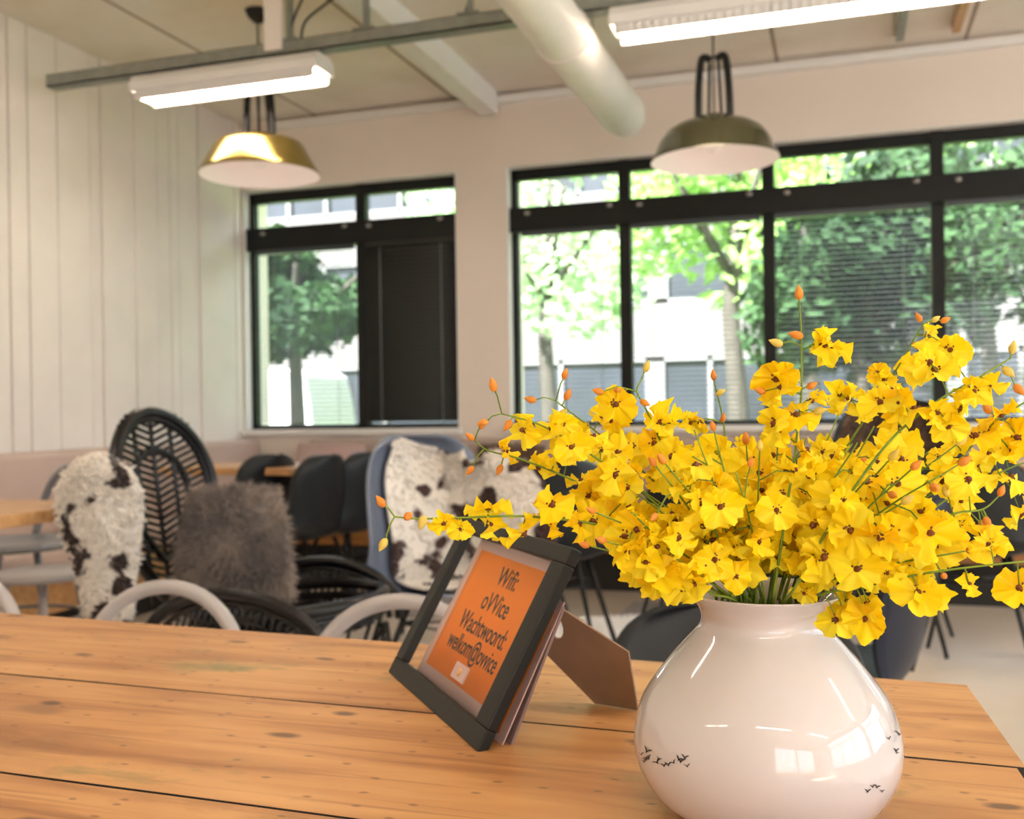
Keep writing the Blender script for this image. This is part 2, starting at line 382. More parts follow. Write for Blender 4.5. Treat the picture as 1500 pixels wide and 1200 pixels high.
# ---- windows
def window(name, a, b, mulls, zt0=2.255, zt1=2.105):
    root = thing(name, None, None); del root['label']; del root['category']; root['kind'] = 'structure'
    y0, y1 = YW+.07, YW+.13; f = .035
    m = MB(); m.box(a+t, b-t, y0, y1, ZT-.075, ZT-t); m.box(a+t, b-t, y0, y1, ZS, ZS+.03)
    m.box(a+t, a+t+f, y0, y1, ZS, ZT-t); m.box(b-t-f, b-t, y0, y1, ZS, ZT-t)
    m.box(a+t, b-t, y0-.045, y1, zt1, zt0)
    for X in mulls:
        m.box(X-.035, X+.035, y0-.012, y1, ZS, ZT-t)
    bevel(sharp(m.build('window_frame', M['black'], root)), .004)
    xs = [a+t+f]+list(mulls)+[b-t-f]
    for i in range(len(xs)-1):
        g = MB(); g.box(xs[i], xs[i+1], y1-.03, y1-.024, zt0, ZT-.07); g.build('transom_pane', M['glass'], root, False)
        g = MB(); g.box(xs[i], xs[i+1], y1-.03, y1-.024, ZS+.02, zt1+.02); g.build('pane', M['glass'], root, False)
    k = MB()
    for i in range(len(xs)-1):
        for fx in (.12, .88):
            c = Vector((xs[i]+(xs[i+1]-xs[i])*fx, y0-.047, (zt0+zt1)/2+(.035 if fx < .5 else .045)))
            k.lathe([(0, -.012), (.015, -.01), (.018, 0), (.015, .01), (0, .012)], 10, 0, c)
    k.build('frame_fixings', M['bolt'], root)
    return root
m1 = [-2.985]; m2 = [-1.235, -.395, .505, 1.36, 2.25, 3.2]
window('window_1', W1[0], W1[1], m1); window('window_2', W2[0], W2[1], m2)
# ---- blinds, one per bay
def blind(x0, x1, ang, m, label, pitch=.029, tapes=True):
    root = thing('venetian_blind', label, 'blind', (0, YW+.045, 2.105), 0, 'venetian blinds in the lower window bays')
    h = MB(); h.box(x0, x1, -.018, .018, -.03, 0); bevel(sharp(h.build('headrail', m, root)), .003)
    s = MB(); z = -.045; ca, sa = cos(ang), sin(ang); hw = .0135 if ang < .8 else .0175
    while z > ZS-2.105+.035:
        s.add([(x0, -hw*ca, z-hw*sa), (x1, -hw*ca, z-hw*sa), (x1, 0, z+.002), (x0, 0, z+.002), (x1, hw*ca, z+hw*sa), (x0, hw*ca, z+hw*sa)], [(0, 1, 2, 3), (3, 2, 4, 5)])
        z -= pitch
    thick(s.build('slats', m, root), .0006)
    b = MB(); b.box(x0, x1, -.013, .013, ZS-2.105+.004, ZS-2.105+.022); sharp(b.build('bottom_rail', m, root))
    for fx in (.17, .83):
        c = MB(); X = x0+(x1-x0)*fx
        for dy in (-.014, .014): c.tube([(X, dy, -.03), (X, dy, ZS-2.105+.02)], .0022 if ang > .8 else .0011, 5)
        c.build('ladder_cord', M['tape'], root)
    return root
xs = [W1[0]+.045]+m1+[W1[1]-.045]
blind(xs[0]+.04, xs[1]-.045, R(20), M['slat'], 'open dark venetian blind in the left bay of the two-bay window')
blind(xs[1]+.04, xs[2]+.033, R(74), M['slat_closed'], 'closed black venetian blind with pale ladder cords in the two-bay window')
xs = [W2[0]+.04]+m2+[W2[1]-.04]
names = ['open venetian blind in the narrow first bay beside the white wall pier', 'open venetian blind in the bay below the olive pendant lamp',
         'slightly tilted venetian blind in the bay with the darkest green view', 'open venetian blind at the right edge of the photo', None, None]
for i in range(4):
    blind(xs[i]+.04, xs[i+1]-.04, R((14, 14, 26, 20)[i]), M['slat'], names[i])

# ------------------------------------------------------------------ cable tray, lights, duct
YR = 4.05
p0 = onY(75, 122, YR); zr = p0.z
p1 = onY(700, 30, YR)
root = thing('cable_tray', 'long galvanised cable tray crossing the room under the ceiling above the strip lights', 'cable tray', (p0.x, YR, p0.z))
L_ = 7.6
m = MB(); m.box(0, L_, -.035, .035, -.03, -.022); m.box(0, L_, -.035, -.03, -.03, .03); m.box(0, L_, .03, .035, -.03, .03)
m.box(0, L_, -.035, -.018, .026, .03); m.box(0, L_, .018, .035, .026, .03)
sharp(m.build('tray', M['galv'], root))
for px in (425, 537, 690, 1060):
    X = onY(px, 60, YR).x-p0.x
    m = MB(); m.box(X-.012, X+.012, -.012, .012, .02, ZC-p0.z); m.box(X-.05, X+.05, -.04, .04, .03, .04)
    sharp(m.build('hanger', M['galv'], root))
X = onY(412, 60, YR).x-p0.x
m = MB(); m.box(X-.06, X+.03, -.05, -.036, -.01, .26); bevel(sharp(m.build('junction_box', M['boards'], root)), .004)
for k, (xa, xb) in enumerate(((420, 460), (440, 537), (680, 720))):
    cab = MB(); a = onY(xa, 40, YR).x-p0.x; b = onY(xb, 20, YR).x-p0.x
    cab.tube(catmull([(a, 0, .03), (a+.03, .0, .12), ((a+b)/2, 0, .20), (b, 0, ZC-p0.z)], 6), .006, 6)
    cab.build('loose_cable', M['blackmetal'], root)

def strip_light(loc, L_, label, grp='fluorescent strip lights'):
    root = thing('strip_light', label, 'ceiling light', loc, 0, grp)
    m = MB(); prof = [(-.085, -.04), (-.085, .0), (-.06, .035), (.06, .035), (.085, 0), (.085, -.04)]
    n = len(prof); vs = [(X, a, b) for X in (0, L_) for a, b in prof]
    m.add(vs, [(i, i+1, n+i+1, n+i) for i in range(n-1)]+[tuple(range(n)), tuple(range(n, 2*n))[::-1], (0, n, 2*n-1, n-1)])
    sharp(m.build('housing', M['white'], root))
    e = MB(); e.box(.03, L_-.03, -.062, .062, -.062, -.041); sharp(e.build('louver', M['tube'], root))
    f = MB(); k = .03
    while k < L_-.02:
        f.box(k, k+.004, -.07, .07, -.072, -.041); k += .035
    for yy in (-.07, .064): f.box(.02, L_-.02, yy, yy+.006, -.078, -.04)
    sharp(f.build('louver_fins', M['white'], root))
    for X in (.15, L_-.15):
        g = MB(); g.box(X-.01, X+.01, -.02, .02, .03, .052); sharp(g.build('mounting_clip', M['galv'], root))
    return root
a = onY(190, 140, YR-.08); b = onY(463, 102, YR-.08)
zf = p0.z-.082
sl = strip_light((a.x, YR, zf), b.x-a.x, 'lit white strip light under the cable tray, above the brass pendant lamp')
a2 = onY(892, 42, YR-.08)
strip_light((a2.x, YR, zf+.01), 1.42, 'lit white strip light under the cable tray, right of the round duct')
for k, (X, Y) in enumerate(((-2.9, 1.2), (-.2, 1.2), (2.3, 1.2), (-2.9, -1.5), (-.2, -1.5), (2.3, -1.5), (2.7, 4.05))):  # unseen strip lights added behind the viewer to light the room
    if k < 6: strip_light((X, Y, zf+.35), 1.42, 'added unseen strip light behind the viewer, lighting the room', 'added unseen strip lights behind the viewer')
# duct
def duct():
    e = dep(915, 172, 5.3); X, Z_ = e.x, e.z; r = .112
    root = thing('ventilation_duct', 'round white ventilation duct running under the ceiling towards the windows', 'duct', (X, e.y, Z_))
    m = MB(); m.lathe([(0, .05), (r*.5, .045), (r*.82, .03), (r*.97, .005), (r, -.03)], 36, 0)
    prof = []
    z = -.03
    while z > -(e.y-YB)+.4:
        prof += [(r, z)]; z -= .4
    m.lathe(prof, 36)
    T = Matrix.Rotation(R(-90), 4, 'X')
    m.v = [T @ v for v in m.v]
    m.build('duct_tube', M['duct'], root)
    for Y in (-.05, -1.25, -2.45):
        s = MB(); s.tube([(cos(q*pi/18)*(r+.002), Y, sin(q*pi/18)*(r+.002)) for q in range(36)], .005, 6, closed=True)
        s.build('seam_ring', M['duct'], root)
    for Y in (-.7, -2.9, -5.2):
        s = MB(); s.tube([(0, Y, r-.002), (0, Y, ZC-Z_)], .004, 6); s.build('suspension_rod', M['galv'], root)
duct()

# pendant lamps
def pendant(c, rr, m_out, label, prof):
    root = thing('pendant_lamp', label, 'pendant lamp', c, 0)
    s = MB(); prof = [(rr*a_, b_) for a_, b_ in prof]
    s.lathe(prof, 48); s.build('lamp_shade', m_out, root)
    i = MB(); i.lathe([(rr*.995, -.001), (rr*.97, .01), (rr*.92, .02), (rr*.78, .08), (rr*.66, .13), (rr*.4, .15), (0, .155)], 48); i.build('shade_lining', M['lampin'], root)
    b = MB(); b.lathe([(0, .035), (.03, .045), (.045, .075), (.035, .11), (.02, .135), (.02, .17)], 20); b.build('bulb', M['lampin'], root)
    k = MB()
    for sx in (-1, 1):
        k.tube(catmull([(sx*.072, 0, .17), (sx*.068, 0, .33), (sx*.058, 0, .44), (sx*.045, 0, .475), (sx*.01, 0, .46)], 5), .0165, 10)
        k.tube([(sx*.03, .05, .17), (sx*.02, .02, .46)], .007, 6)
    k.build('bracket', M['blackmetal'], root)
    w = MB(); w.tube([(0, 0, .18), (0, 0, ZC-c[2]-.03)], .0045, 6); w.build('cord', M['blackmetal'], root)
    q = MB(); q.lathe([(0, -.06), (.02, -.058), (.05, -.03), (.06, -.005), (.06, 0)], 24, 0, (0, 0, ZC-c[2])); q.build('canopy', M['blackmetal'], root)
    return root
c = dep(381, 257, 4.92); pendant(c, .288, M['golden'], 'brass pendant lamp hanging at the left below the strip light', [(1, 0), (.985, .016), (.95, .03), (.75, .135), (.69, .155), (.60, .162), (.34, .166), (.28, .175), (.26, .195), (0, .20)])
c = dep(1047, 236, 4.6); pendant(c, .288, M['lampshade'], 'dark olive pendant lamp hanging in front of the wide window', [(1, 0), (.985, .014), (.93, .035), (.87, .085), (.76, .13), (.62, .158), (.42, .172), (.30, .182), (.24, .20), (0, .205)])

# ------------------------------------------------------------------ outside
g = MB(); g.box(-70, 70, YW+.4, 90, GZ-.2, GZ); tag(g.build('lawn', M['lawn'], None, False), None, None, kind='structure')
mb = MB(); rnd = random.Random(77)
def leaves(mb, c, rad, n, size, rnd, mi=0, shell=.35):
    for _ in range(n):
        while True:
            d = Vector((rnd.uniform(-1, 1), rnd.uniform(-1, 1), rnd.uniform(-1, 1)))
            if shell < d.length < 1: break
        p = Vector((c[0]+d.x*rad[0], c[1]+d.y*rad[1], c[2]+d.z*rad[2]))
        a = Vector((rnd.gauss(0, 1), rnd.gauss(0, 1), rnd.gauss(0, 1))).normalized(); b = a.orthogonal().normalized()
        s = size*rnd.uniform(.6, 1.3)
        mb.add([p-a*s*.5, p+b*s*.28, p+a*s*.5, p-b*s*.28], [(0, 1, 2, 3)], mi)
def tree(px, Y, zc_, rad, n, size, m, label, seed, trunk_r=.16, lobes=9):
    r = random.Random(seed); X = onY(px, 500, Y).x
    root = thing('tree', label, 'tree', (X, Y, GZ))
    f = MB()
    for k in range(lobes):
        a = r.uniform(0, 2*pi); q = r.uniform(.2, .75)
        leaves(f, (cos(a)*rad[0]*q, sin(a)*rad[1]*q, zc_+r.uniform(-.55, .6)*rad[2]), [v*r.uniform(.38, .55) for v in rad], n//lobes, size, r)
    f.build('foliage', m, root, False)
    t_ = MB(); t_.tube([(0, 0, 0), (.05, 0, 1.2), (-.05, .1, 2.6), (.1, .1, zc_+rad[2]*.4)], [trunk_r*1.2, trunk_r, trunk_r*.8, trunk_r*.3], 10)
    for k in range(5):
        a = k*1.3; t_.tube([(0, .05, zc_-rad[2]*.6), (cos(a)*rad[0]*.5, sin(a)*rad[1]*.5, zc_+rad[2]*.2)], [trunk_r*.5, .03], 7)
    t_.build('trunk', M['trunk'], root)
    return root
tree(430, 13.5, 3.15, (2.4, 2.0, 1.15), 6000, .24, M['lf_shaded'], 'dark leafy tree seen through the two-bay window', 3, .12)
tree(800, 19, 4.9, (3.0, 2.5, 2.4), 2600, .26, M['lf_overlit'], 'pale green thin tree outside the narrow first bay of the wide window', 8, .17)
tree(1075, 14, 4.15, (2.1, 2.0, 1.9), 2600, .24, M['lf_sunlit'], 'bright yellow-green tree outside behind the olive pendant lamp', 13, .14)
tree(1255, 10.8, 2.75, (1.35, 1.3, 1.35), 7000, .17, M['lf_shaded'], 'dense dark green tree filling the third bay of the wide window', 21, .08, 14)
tree(1450, 14.5, 3.5, (1.6, 1.8, 1.4), 2500, .24, M['lf_shaded'], 'dark tree outside at the right edge of the wide window', 34, .12)
tree(1180, 20, 7.2, (5.5, 2.0, 2.2), 1500, .34, M['lf_sunlit'], 'tall bright tree crown outside above the dark tree', 55, .25)
# hedge
h = MB(); r = random.Random(9)
for k in range(60): leaves(h, (-14+k*.5, 15.2, .22), (.5, .4, .62), 60, .13, r, 0, .5)
h.box(-14.2, 16, 15.0, 15.4, GZ, .62)
tag(h.build('hedge', M['hedge'], None, False), 'low clipped bright green hedge outside along the foot of the windows', 'hedge')
# building across the street
BY = 26
root = thing('office_building', 'pale two-tone office building across the street with bands of windows', 'building', (0, BY, GZ))
m = MB(); zz = [0, .7, 2.6, 4.0, 5.55, 6.9, 8.4, 9.6]
for k in (0, 2, 4, 6): m.box(-32, 40, 0, 8, zz[k], zz[k+1])
m.box(-32, 40, .25, 7.9, .7, 8.4); sharp(m.build('facade_wall', M['facade'], root))
for lv in (1, 3, 5):
    g_ = MB(); g_.box(-31.5, 39.5, .14, .24, zz[lv], zz[lv+1]); g_.build('window_band', M['facglass'], root, False)
    f = MB(); x = -31.5; r = random.Random(lv)
    while x < 39:
        w = r.choice((.12, .12, .5)); f.box(x, x+w, .02, .14, zz[lv], zz[lv+1]); x += r.choice((1.1, 1.5, 2.2))+w
    for zq in (zz[lv], zz[lv+1]-.1): f.box(-31.5, 39.5, .02, .14, zq, zq+.1)
    sharp(f.build('window_posts', M['facwhite'], root))
# van
vx = onY(456, 560, 17.5).x
root = thing('parked_van', 'white van parked outside, seen low in the two-bay window', 'van', (vx, 17.5, GZ))
m = MB(); prof = [(-4.6, .35), (-4.6, 2.1), (-.40, 2.15), (-.18, 2.05), (-.05, 1.5), (0, 1.1), (.02, .35)]
n = len(prof); vs = [(a, yy, b) for yy in (0, 1.9) for a, b in prof]
m.add(vs, [(i, (i+1) % n, n+(i+1) % n, n+i) for i in range(n)]+[tuple(range(n))[::-1], tuple(range(n, 2*n))])
bevel(sharp(m.build('van_body', M['van'], root)), .08, 3)
for X in (-3.8, -.9):
    w = MB(); w.lathe([(0, -.1), (.3, -.1), (.34, 0), (.3, .1), (0, .1)], 20); T = Matrix.Translation((X, .05, .34)) @ Matrix.Rotation(R(90), 4, 'X'); w.v = [T @ v for v in w.v]; w.build('wheel', M['dark'], root)

# ------------------------------------------------------------------ banquettes
BYF = YW-.56
root = thing('banquette', 'long beige upholstered banquette with orange plywood base below the windows', 'banquette', (-3.27, YW, 0))
m = MB(); m.box(0, 7.4, -.17, -.03, .42, .835); bevel(sharp(m.build('backrest', M['banq'], root)), .03, 3)
m = MB(); m.box(0, 7.4, -.58, -.17, .34, .43); bevel(sharp(m.build('seat', M['banqseat'], root)), .025, 3)
m = MB(); m.box(0, 7.4, -.55, -.05, .22, .34); sharp(m.build('base_board', M['plinthwood'], root))
m = MB(); m.box(0, 7.4, -.46, -.05, 0, .22); sharp(m.build('plinth', M['dark'], root))
root = thing('banquette', 'pale pink upholstered banquette along the white boarded wall', 'banquette', (XL, 1.2, 0))
L_ = YW-.03-1.2
m = MB(); m.box(.02, .14, 0, L_, .42, .835); bevel(sharp(m.build('backrest', M['banqseat'], root)), .03, 3)
m = MB(); m.box(.14, .56, 0, L_, .34, .43); bevel(sharp(m.build('seat', M['banqseat'], root)), .025, 3)
m = MB(); m.box(.03, .53, 0, L_, .14, .34); sharp(m.build('base_board', M['cafetop'], root))
m = MB(); m.box(.03, .46, 0, L_, 0, .14); sharp(m.build('plinth', M['dark'], root))

# cushions
def cushion(loc, rz, tilt, w, h, d, m, label, name='cushion', furn=0, seed=1, flen=.03, taper=0):
    r = random.Random(seed)
    def sf(side):
        def fn(u, v):
            a, b = 2*u-1, 2*v-1
            e = (1-abs(a)**2.6)*(1-abs(b)**2.6)
            k = 1-.06*(1-abs(a))*b*b
            x = a*w/2*(1-.07*(b*b)-taper*(b+1)/2)-taper*.12*w*(b+1)*0; z = b*h/2*(1-.07*a*a)
            return Vector((x, side*d/2*max(e, 0)**.45, z))
        return fn
    m_ = MB()
    f1, f2 = sf(1), sf(-1)
    m_.grid(f1, 16, 16); m_.grid(f2, 16, 16)
    for i, v in enumerate(m_.v):
        q = noise.noise_vector(v*9+Vector((seed, 0, 0)))*(.012 if furn else .004); m_.v[i] = v+q
    if furn:
        for f_, s_ in ((f1, 1), (f2, -1)):
            fur(m_, lambda u, v: (f_(u, v), (f_(u, v)*1.0+Vector((0, s_*.06, 0))).normalized()), furn, flen, r, 0, .25)
    T = Matrix.Rotation(tilt, 4, 'X'); T.translation = (0, 0, h/2*cos(tilt))
    m_.v = [T @ v for v in m_.v]
    o = m_.build(name, m); o.location = loc; o.rotation_euler = (0, 0, rz)
    tag(o, label, 'cushion'); return o
def at_seat(px, Y, z=.43): r = ray(px, 700); p = EYE+r*(Y/r.y); return (p.x, Y, z)
cushion(at_seat(482, YW-.30), 0, R(-12), .50, .40, .13, M['pink'], 'dusty pink square cushion on the banquette below the closed blind')
cushion(at_seat(425, YW-.30), .1, R(-10), .30, .28, .1, M['banqseat'], 'small pale cushion on the banquette left of the dusty pink one')
cushion(at_seat(748, YW-.30), .1, R(-8), .42, .38, .15, M['brownfur'], 'rounded dark brown fur cushion on the banquette behind the small cowhide', 'fur_cushion', furn=900, seed=9, flen=.03)
cushion((-3.60, 3.1, .43), R(-90), R(-14), .46, .40, .13, M['olive'], 'olive patterned cushion on the boarded-wall banquette at the left edge')

# ------------------------------------------------------------------ cafe tables
def cafe_table(loc, w, d, rz, label, grp='light oak cafe tables', pr=.035):
    root = thing('cafe_table', label, 'table', loc, rz, grp)
    m = MB(); m.box(-w/2, w/2, -d/2, d/2, .715, .75); bevel(sharp(m.build('tabletop', M['cafetop'], root)), .004)
    m = MB(); m.lathe([(pr, .02), (pr, .70), (pr*2.2, .705), (pr*2.2, .715)], 24); m.build('pedestal', M['hoop'], root)
    m = MB(); m.box(-.21, .21, -.21, .21, 0, .02); bevel(sharp(m.build('base', M['hoop'], root)), .006)
    return root
c = onz(8, 742, .75)
c = onz(62, 748, .75)
cafe_table((c.x-.36, c.y, 0), .72, .56, 0, 'light oak cafe table with a thick white pedestal at the left edge', pr=.055)
c = dep(350, 686, 4.95)
cafe_table((c.x, c.y+.1, 0), .74, .5, 0, 'light oak cafe table standing in the corner behind the tall rattan chair')
c = onz(655, 678, .75)
cafe_table((c.x-.05, 4.75, 0), .66, .6, 0, 'light oak cafe table below the white wall pier, behind the cowhides')
c = onz(905, 685, .75)
cafe_table((c.x+.10, 4.9, 0), .95, .62, 0, 'light oak cafe table with a white pedestal showing left of the flowers')
cafe_table((1.15, 4.6, 0), .95, .62, 0, 'light oak cafe table near the right edge, behind the flowers')

# ------------------------------------------------------------------ chairs
def shell_surface(w=.46, back=.40, seat_z=.44, wrap=.07, dpt=.42, inset=0):
    P = [(.50, -.02), (.46, .012), (.30, .004), (0, -.018), (-.32, -.008), (-.44, .035), (-.50, .18), (-.56, .45), (-.62, .72), (-.66, .88), (-.69, .97), (-.70, 1.0)]
    W = [.70, .84, .93, .98, 1, 1, 1, .99, .93, .80, .55, .30]
    pts = [Vector((0, a*dpt, seat_z+(b*back if b > .1 else b))) for a, b in P]
    pc = catmull(pts, 3); wc = catmull([Vector((x, 0, 0)) for x in W], 3); n = len(pc)-1
    def fn(u, v):
        t_ = v*n; i = min(int(t_), n-1); fr = t_-i
        p = pc[i].lerp(pc[i+1], fr); ww = wc[i].x*(1-fr)+wc[i+1].x*fr
        a = 2*u-1; bk = min(1, max(0, (v-.40)/.2)); fr_ = 1-abs(v-.45)/.6
        x = a*w/2*ww
        lift = abs(a)**2.5*.045*(1-bk)*max(0, fr_)
        fwd = abs(a)**2.2*wrap*bk
        return Vector((x, p.y+fwd+inset*bk, p.z+lift+inset*(1-bk)))
    return fn
def shell_chair(loc, rz, label, mshell, w=.46, back=.40, seat_z=.44, grp=None, legm=None, wrap=.07, name='shell_chair', dpt=.42, legs='four'):
    root = thing(name, label, 'chair', loc, rz, grp)
    fn = shell_surface(w, back, seat_z, wrap, dpt)
    s = MB(); s.grid(fn, 16, 36); thick(s.build('shell', mshell, root), .01)
    if legs == 'four':
        for sx in (-1, 1):
            for sy in (-1, 1):
                l = MB(); l.tube([(sx*.10, sy*.09-.02, seat_z-.012), (sx*.21, sy*.21-.02, 0)], [.011, .008], 8); l.build('leg', legm or M['blackmetal'], root)
        b = MB()
        for sy in (-1, 1): b.tube([(-.13, sy*.12-.02, seat_z-.11), (.13, sy*.12-.02, seat_z-.11)], .004, 6)
        for sx in (-1, 1): b.tube([(sx*.13, -.14, seat_z-.11), (sx*.13, .10, seat_z-.11)], .004, 6)
        b.tube([(-.13, -.14, seat_z-.11), (.13, .1, seat_z-.11)], .004, 6); b.tube([(.13, -.14, seat_z-.11), (-.13, .1, seat_z-.11)], .004, 6)
        b.build('underframe', legm or M['blackmetal'], root)
    else:
        b = MB(); b.tube([(0, -.02, seat_z-.015), (0, -.02, .07)], .022, 12); b.build('column', M['blackmetal'], root)
        for k in range(4):
            a = pi/2*k+.12; l = MB(); l.tube([(0, -.02, .225), (cos(a)*.2, -.02+sin(a)*.2, .19), (cos(a)*.40, -.02+sin(a)*.40, .13), (cos(a)*.43, -.02+sin(a)*.43, .012)], [.016, .012, .011, .012], 8); l.build('leg', M['blackmetal'], root)
    return root
def seatpos(px, py, z): p = onz(px, py, z); return (p.x, p.y, 0)
ch = 'dark shell chairs round the far cafe tables'
p = dep(368, 757, 4.9)
A0 = shell_chair((p.x, p.y, 0), R(72), 'charcoal shell chair at the corner cafe table, nearest the tall rattan chair', M['shell'], grp=ch, w=.40, dpt=.30, back=.37)
def chair_at(px, py, rz, label, z=.44):
    p = dep(px, 700, py); return dup(A0, (p.x, p.y, 0), R(rz), label, ch)
chair_at(440, 4.7, 78, 'charcoal shell chair between its neighbour and the dusty pink cushion')
chair_at(503, 4.95, 78, 'charcoal shell chair just left of the tall blue-grey chair')
chair_at(632, 4.35, 5, 'charcoal shell chair whose back rises behind the left cowhide')
chair_at(812, 3.95, 30, 'charcoal shell chair behind the orchid stems, left of the white pedestal')
chair_at(1010, 4.15, 20, 'charcoal shell chair mostly hidden by flowers, right of the white pedestal')
chair_at(1150, 4.0, 8, 'charcoal shell chair hidden behind the middle of the bouquet')
chair_at(1430, 3.9, -12, 'charcoal shell chair hidden behind the right half of the bouquet')
# tall blue-grey chair with cowhide
p = onz(672, 862, .42); tall_loc = (p.x, p.y, 0); tall_rz = R(-110)
shell_chair(tall_loc, tall_rz, 'tall blue-grey shell chair with a cowhide throw, left of the picture frame', M['shell_blue'], w=.60, back=.50, seat_z=.42, wrap=.13, name='lounge_chair')
def hide(loc, rz, fn0, m, label, u0, u1, v0, v1, seed, name='cowhide_throw', off=.02, nf=1400, flen=.022):
    r = random.Random(seed)
    def fn(u, v):
        a = 2*u-1
        edge = 1-.10*noise.noise(Vector((v*5, seed, 0)))-.12*(1 if False else 0)
        uu = (u0+u1)/2+(u1-u0)/2*a*edge*(1-.35*max(0, abs(2*v-1)-.6)/.4*1.0)
        vv = v0+(v1-v0)*(v+.03*noise.noise(Vector((u*4, seed+3, 0)))*(1 if .1 < v else 0))
        uu = min(max(uu, 0), 1); vv_ = min(max(vv, 0), 1)
        p = fn0(uu, vv_)
        du = fn0(min(uu+.02, 1), vv_)-fn0(max(uu-.02, 0), vv_); dv = fn0(uu, min(vv_+.02, 1))-fn0(uu, max(vv_-.02, 0))
        n = dv.cross(du); n = n.normalized() if n.length > 1e-9 else Vector((0, 1, 0))
        return p+n*(off+.010*noise.noise(p*14)), n
    mb_ = MB(); mb_.grid(lambda u, v: fn(u, v)[0], 22, 30)
    # thickness skirt comes from the solidify; fur over it
    fur(mb_, fn, nf, flen, r, 0, .3)
    o = mb_.build(name, m); thick(o, .008); o.location = loc; o.rotation_euler = (0, 0, rz)
    tag(o, label, 'throw'); return o
fn_t = shell_surface(.60, .50, .42, .13, .42)
hide(tall_loc, tall_rz, fn_t, M['cow2'], 'white and dark brown cowhide draped inside the tall blue-grey chair', .0, .74, .10, .90, 5, off=.03)
# second hide chair
p = dep(757, 812, 3.75); l2 = (p.x, p.y, 0)
dup(A0, l2, R(-8), 'charcoal shell chair with a cowhide over its back, right of the tall blue-grey chair', ch)
fn_b = shell_surface(.47, .40, .44, .07, .44)
hide(l2, R(-8), lambda u, v: fn_b(1-u, v), M['cow2'], 'small white and brown cowhide hung over a charcoal chair back, behind the picture frame top', 0, 1, .45, .97, 8, off=.02)
# dark chair with brown fur on the right
p = dep(1310, 850, 4.25)
rl = (p.x, p.y, 0)
shell_chair(rl, R(172), 'tall black shell chair with brown fur behind the right side of the bouquet', M['shell'], w=.56, back=.60, seat_z=.42, wrap=.12, name='lounge_chair')
hide(rl, R(172), shell_surface(.58, .62, .42, .12, .42), M['brownfur'], 'brown fur throw over the tall black chair behind the bouquet', .04, .96, .35, .98, 12, 'fur_throw', off=.025, nf=1800, flen=.03)
# low navy swivel lounge chair behind vase
p = dep(1205, 872, 2.85)
shell_chair((p.x, p.y, 0), R(82), 'navy low swivel lounge chair on a four-star base, behind the vase', M['shell_navy'], w=.62, back=.52, seat_z=.25, wrap=.10, name='swivel_chair', dpt=.50, legs='star')
# black chair at the table behind the vase
p = dep(1075, 902, 1.55)
shell_chair((p.x, p.y-.24, 0), R(180), 'black shell chair tucked at the pine table, its rounded back showing left of the vase', M['shell'], w=.40, back=.255, seat_z=.44, wrap=.04, name='shell_chair')

# white tube hoop chairs
def hoop_chair(loc, rz, label, m, grp):
    root = thing('hoop_armchair', label, 'chair', loc, rz, grp)
    h = MB(); hw = .165; pts = [(-hw-.012, -.14, .42)]
    for k in range(17):
        a = pi-k*pi/16; pts.append((cos(a)*hw, -.17-.03*sin(a), .54+sin(a)*.145))
    pts.append((hw+.012, -.14, .42)); h.tube(catmull(pts, 3), .0135, 12); h.build('hoop_back', m, root)
    s = MB(); s.lathe([(0, .445), (.15, .447), (.185, .455), (.2, .452), (.205, .44), (.19, .43), (0, .43)], 32); s.build('seat', m, root)
    for sx in (-1, 1):
        for sy in (-1, 1):
            l = MB(); l.tube([(sx*.14, sy*.13, .435), (sx*.20, sy*.20, 0)], [.013, .012], 10); l.build('leg', m, root)
    b = MB(); b.tube([(cos(q*pi/12)*.205, sin(q*pi/12)*.2, .2) for q in range(24)], .006, 6, closed=True); b.build('footring', m, root)
    return root
hz = 'white tube armchairs tucked at the pine table'
p = dep(243, 861, 1.86)
H0 = hoop_chair((p.x, p.y+.0-.02, 0), R(180), 'white tube hoop-back chair at the table, in front of the tall rattan chair', M['hoop'], hz)
dz = .77-.77
H0.location = (p.x, p.y-.19, 0)
p = dep(-62, 846, 2.06); dup(H0, (p.x, p.y-.19, 0), R(180), 'white tube hoop-back chair at the table, cut off by the left edge', hz)
p = dep(590, 889, 1.68); dup(H0, (p.x, p.y-.19, 0), R(180), 'white tube hoop-back chair at the table, beside the picture frame', hz)
g_ = dep(25, 695, 3.9)
G = hoop_chair((g_.x, g_.y, 0), R(160), 'grey metal hoop-back chair behind the left oak table', M['greytube'], None)
G.scale = (1.15, 1.15, 1.17)
st = thing('stool', 'white round stool at the left oak table', 'stool', seatpos(62, 838, .46))
s = MB(); s.lathe([(0, .47), (.14, .47), (.165, .46), (.165, .44), (0, .435)], 28); s.build('seat', M['hoop'], st)
for k in range(4):
    a = pi/4+k*pi/2; l = MB(); l.tube([(cos(a)*.11, sin(a)*.11, .44), (cos(a)*.17, sin(a)*.17, 0)], .011, 8); l.build('leg', M['hoop'], st)

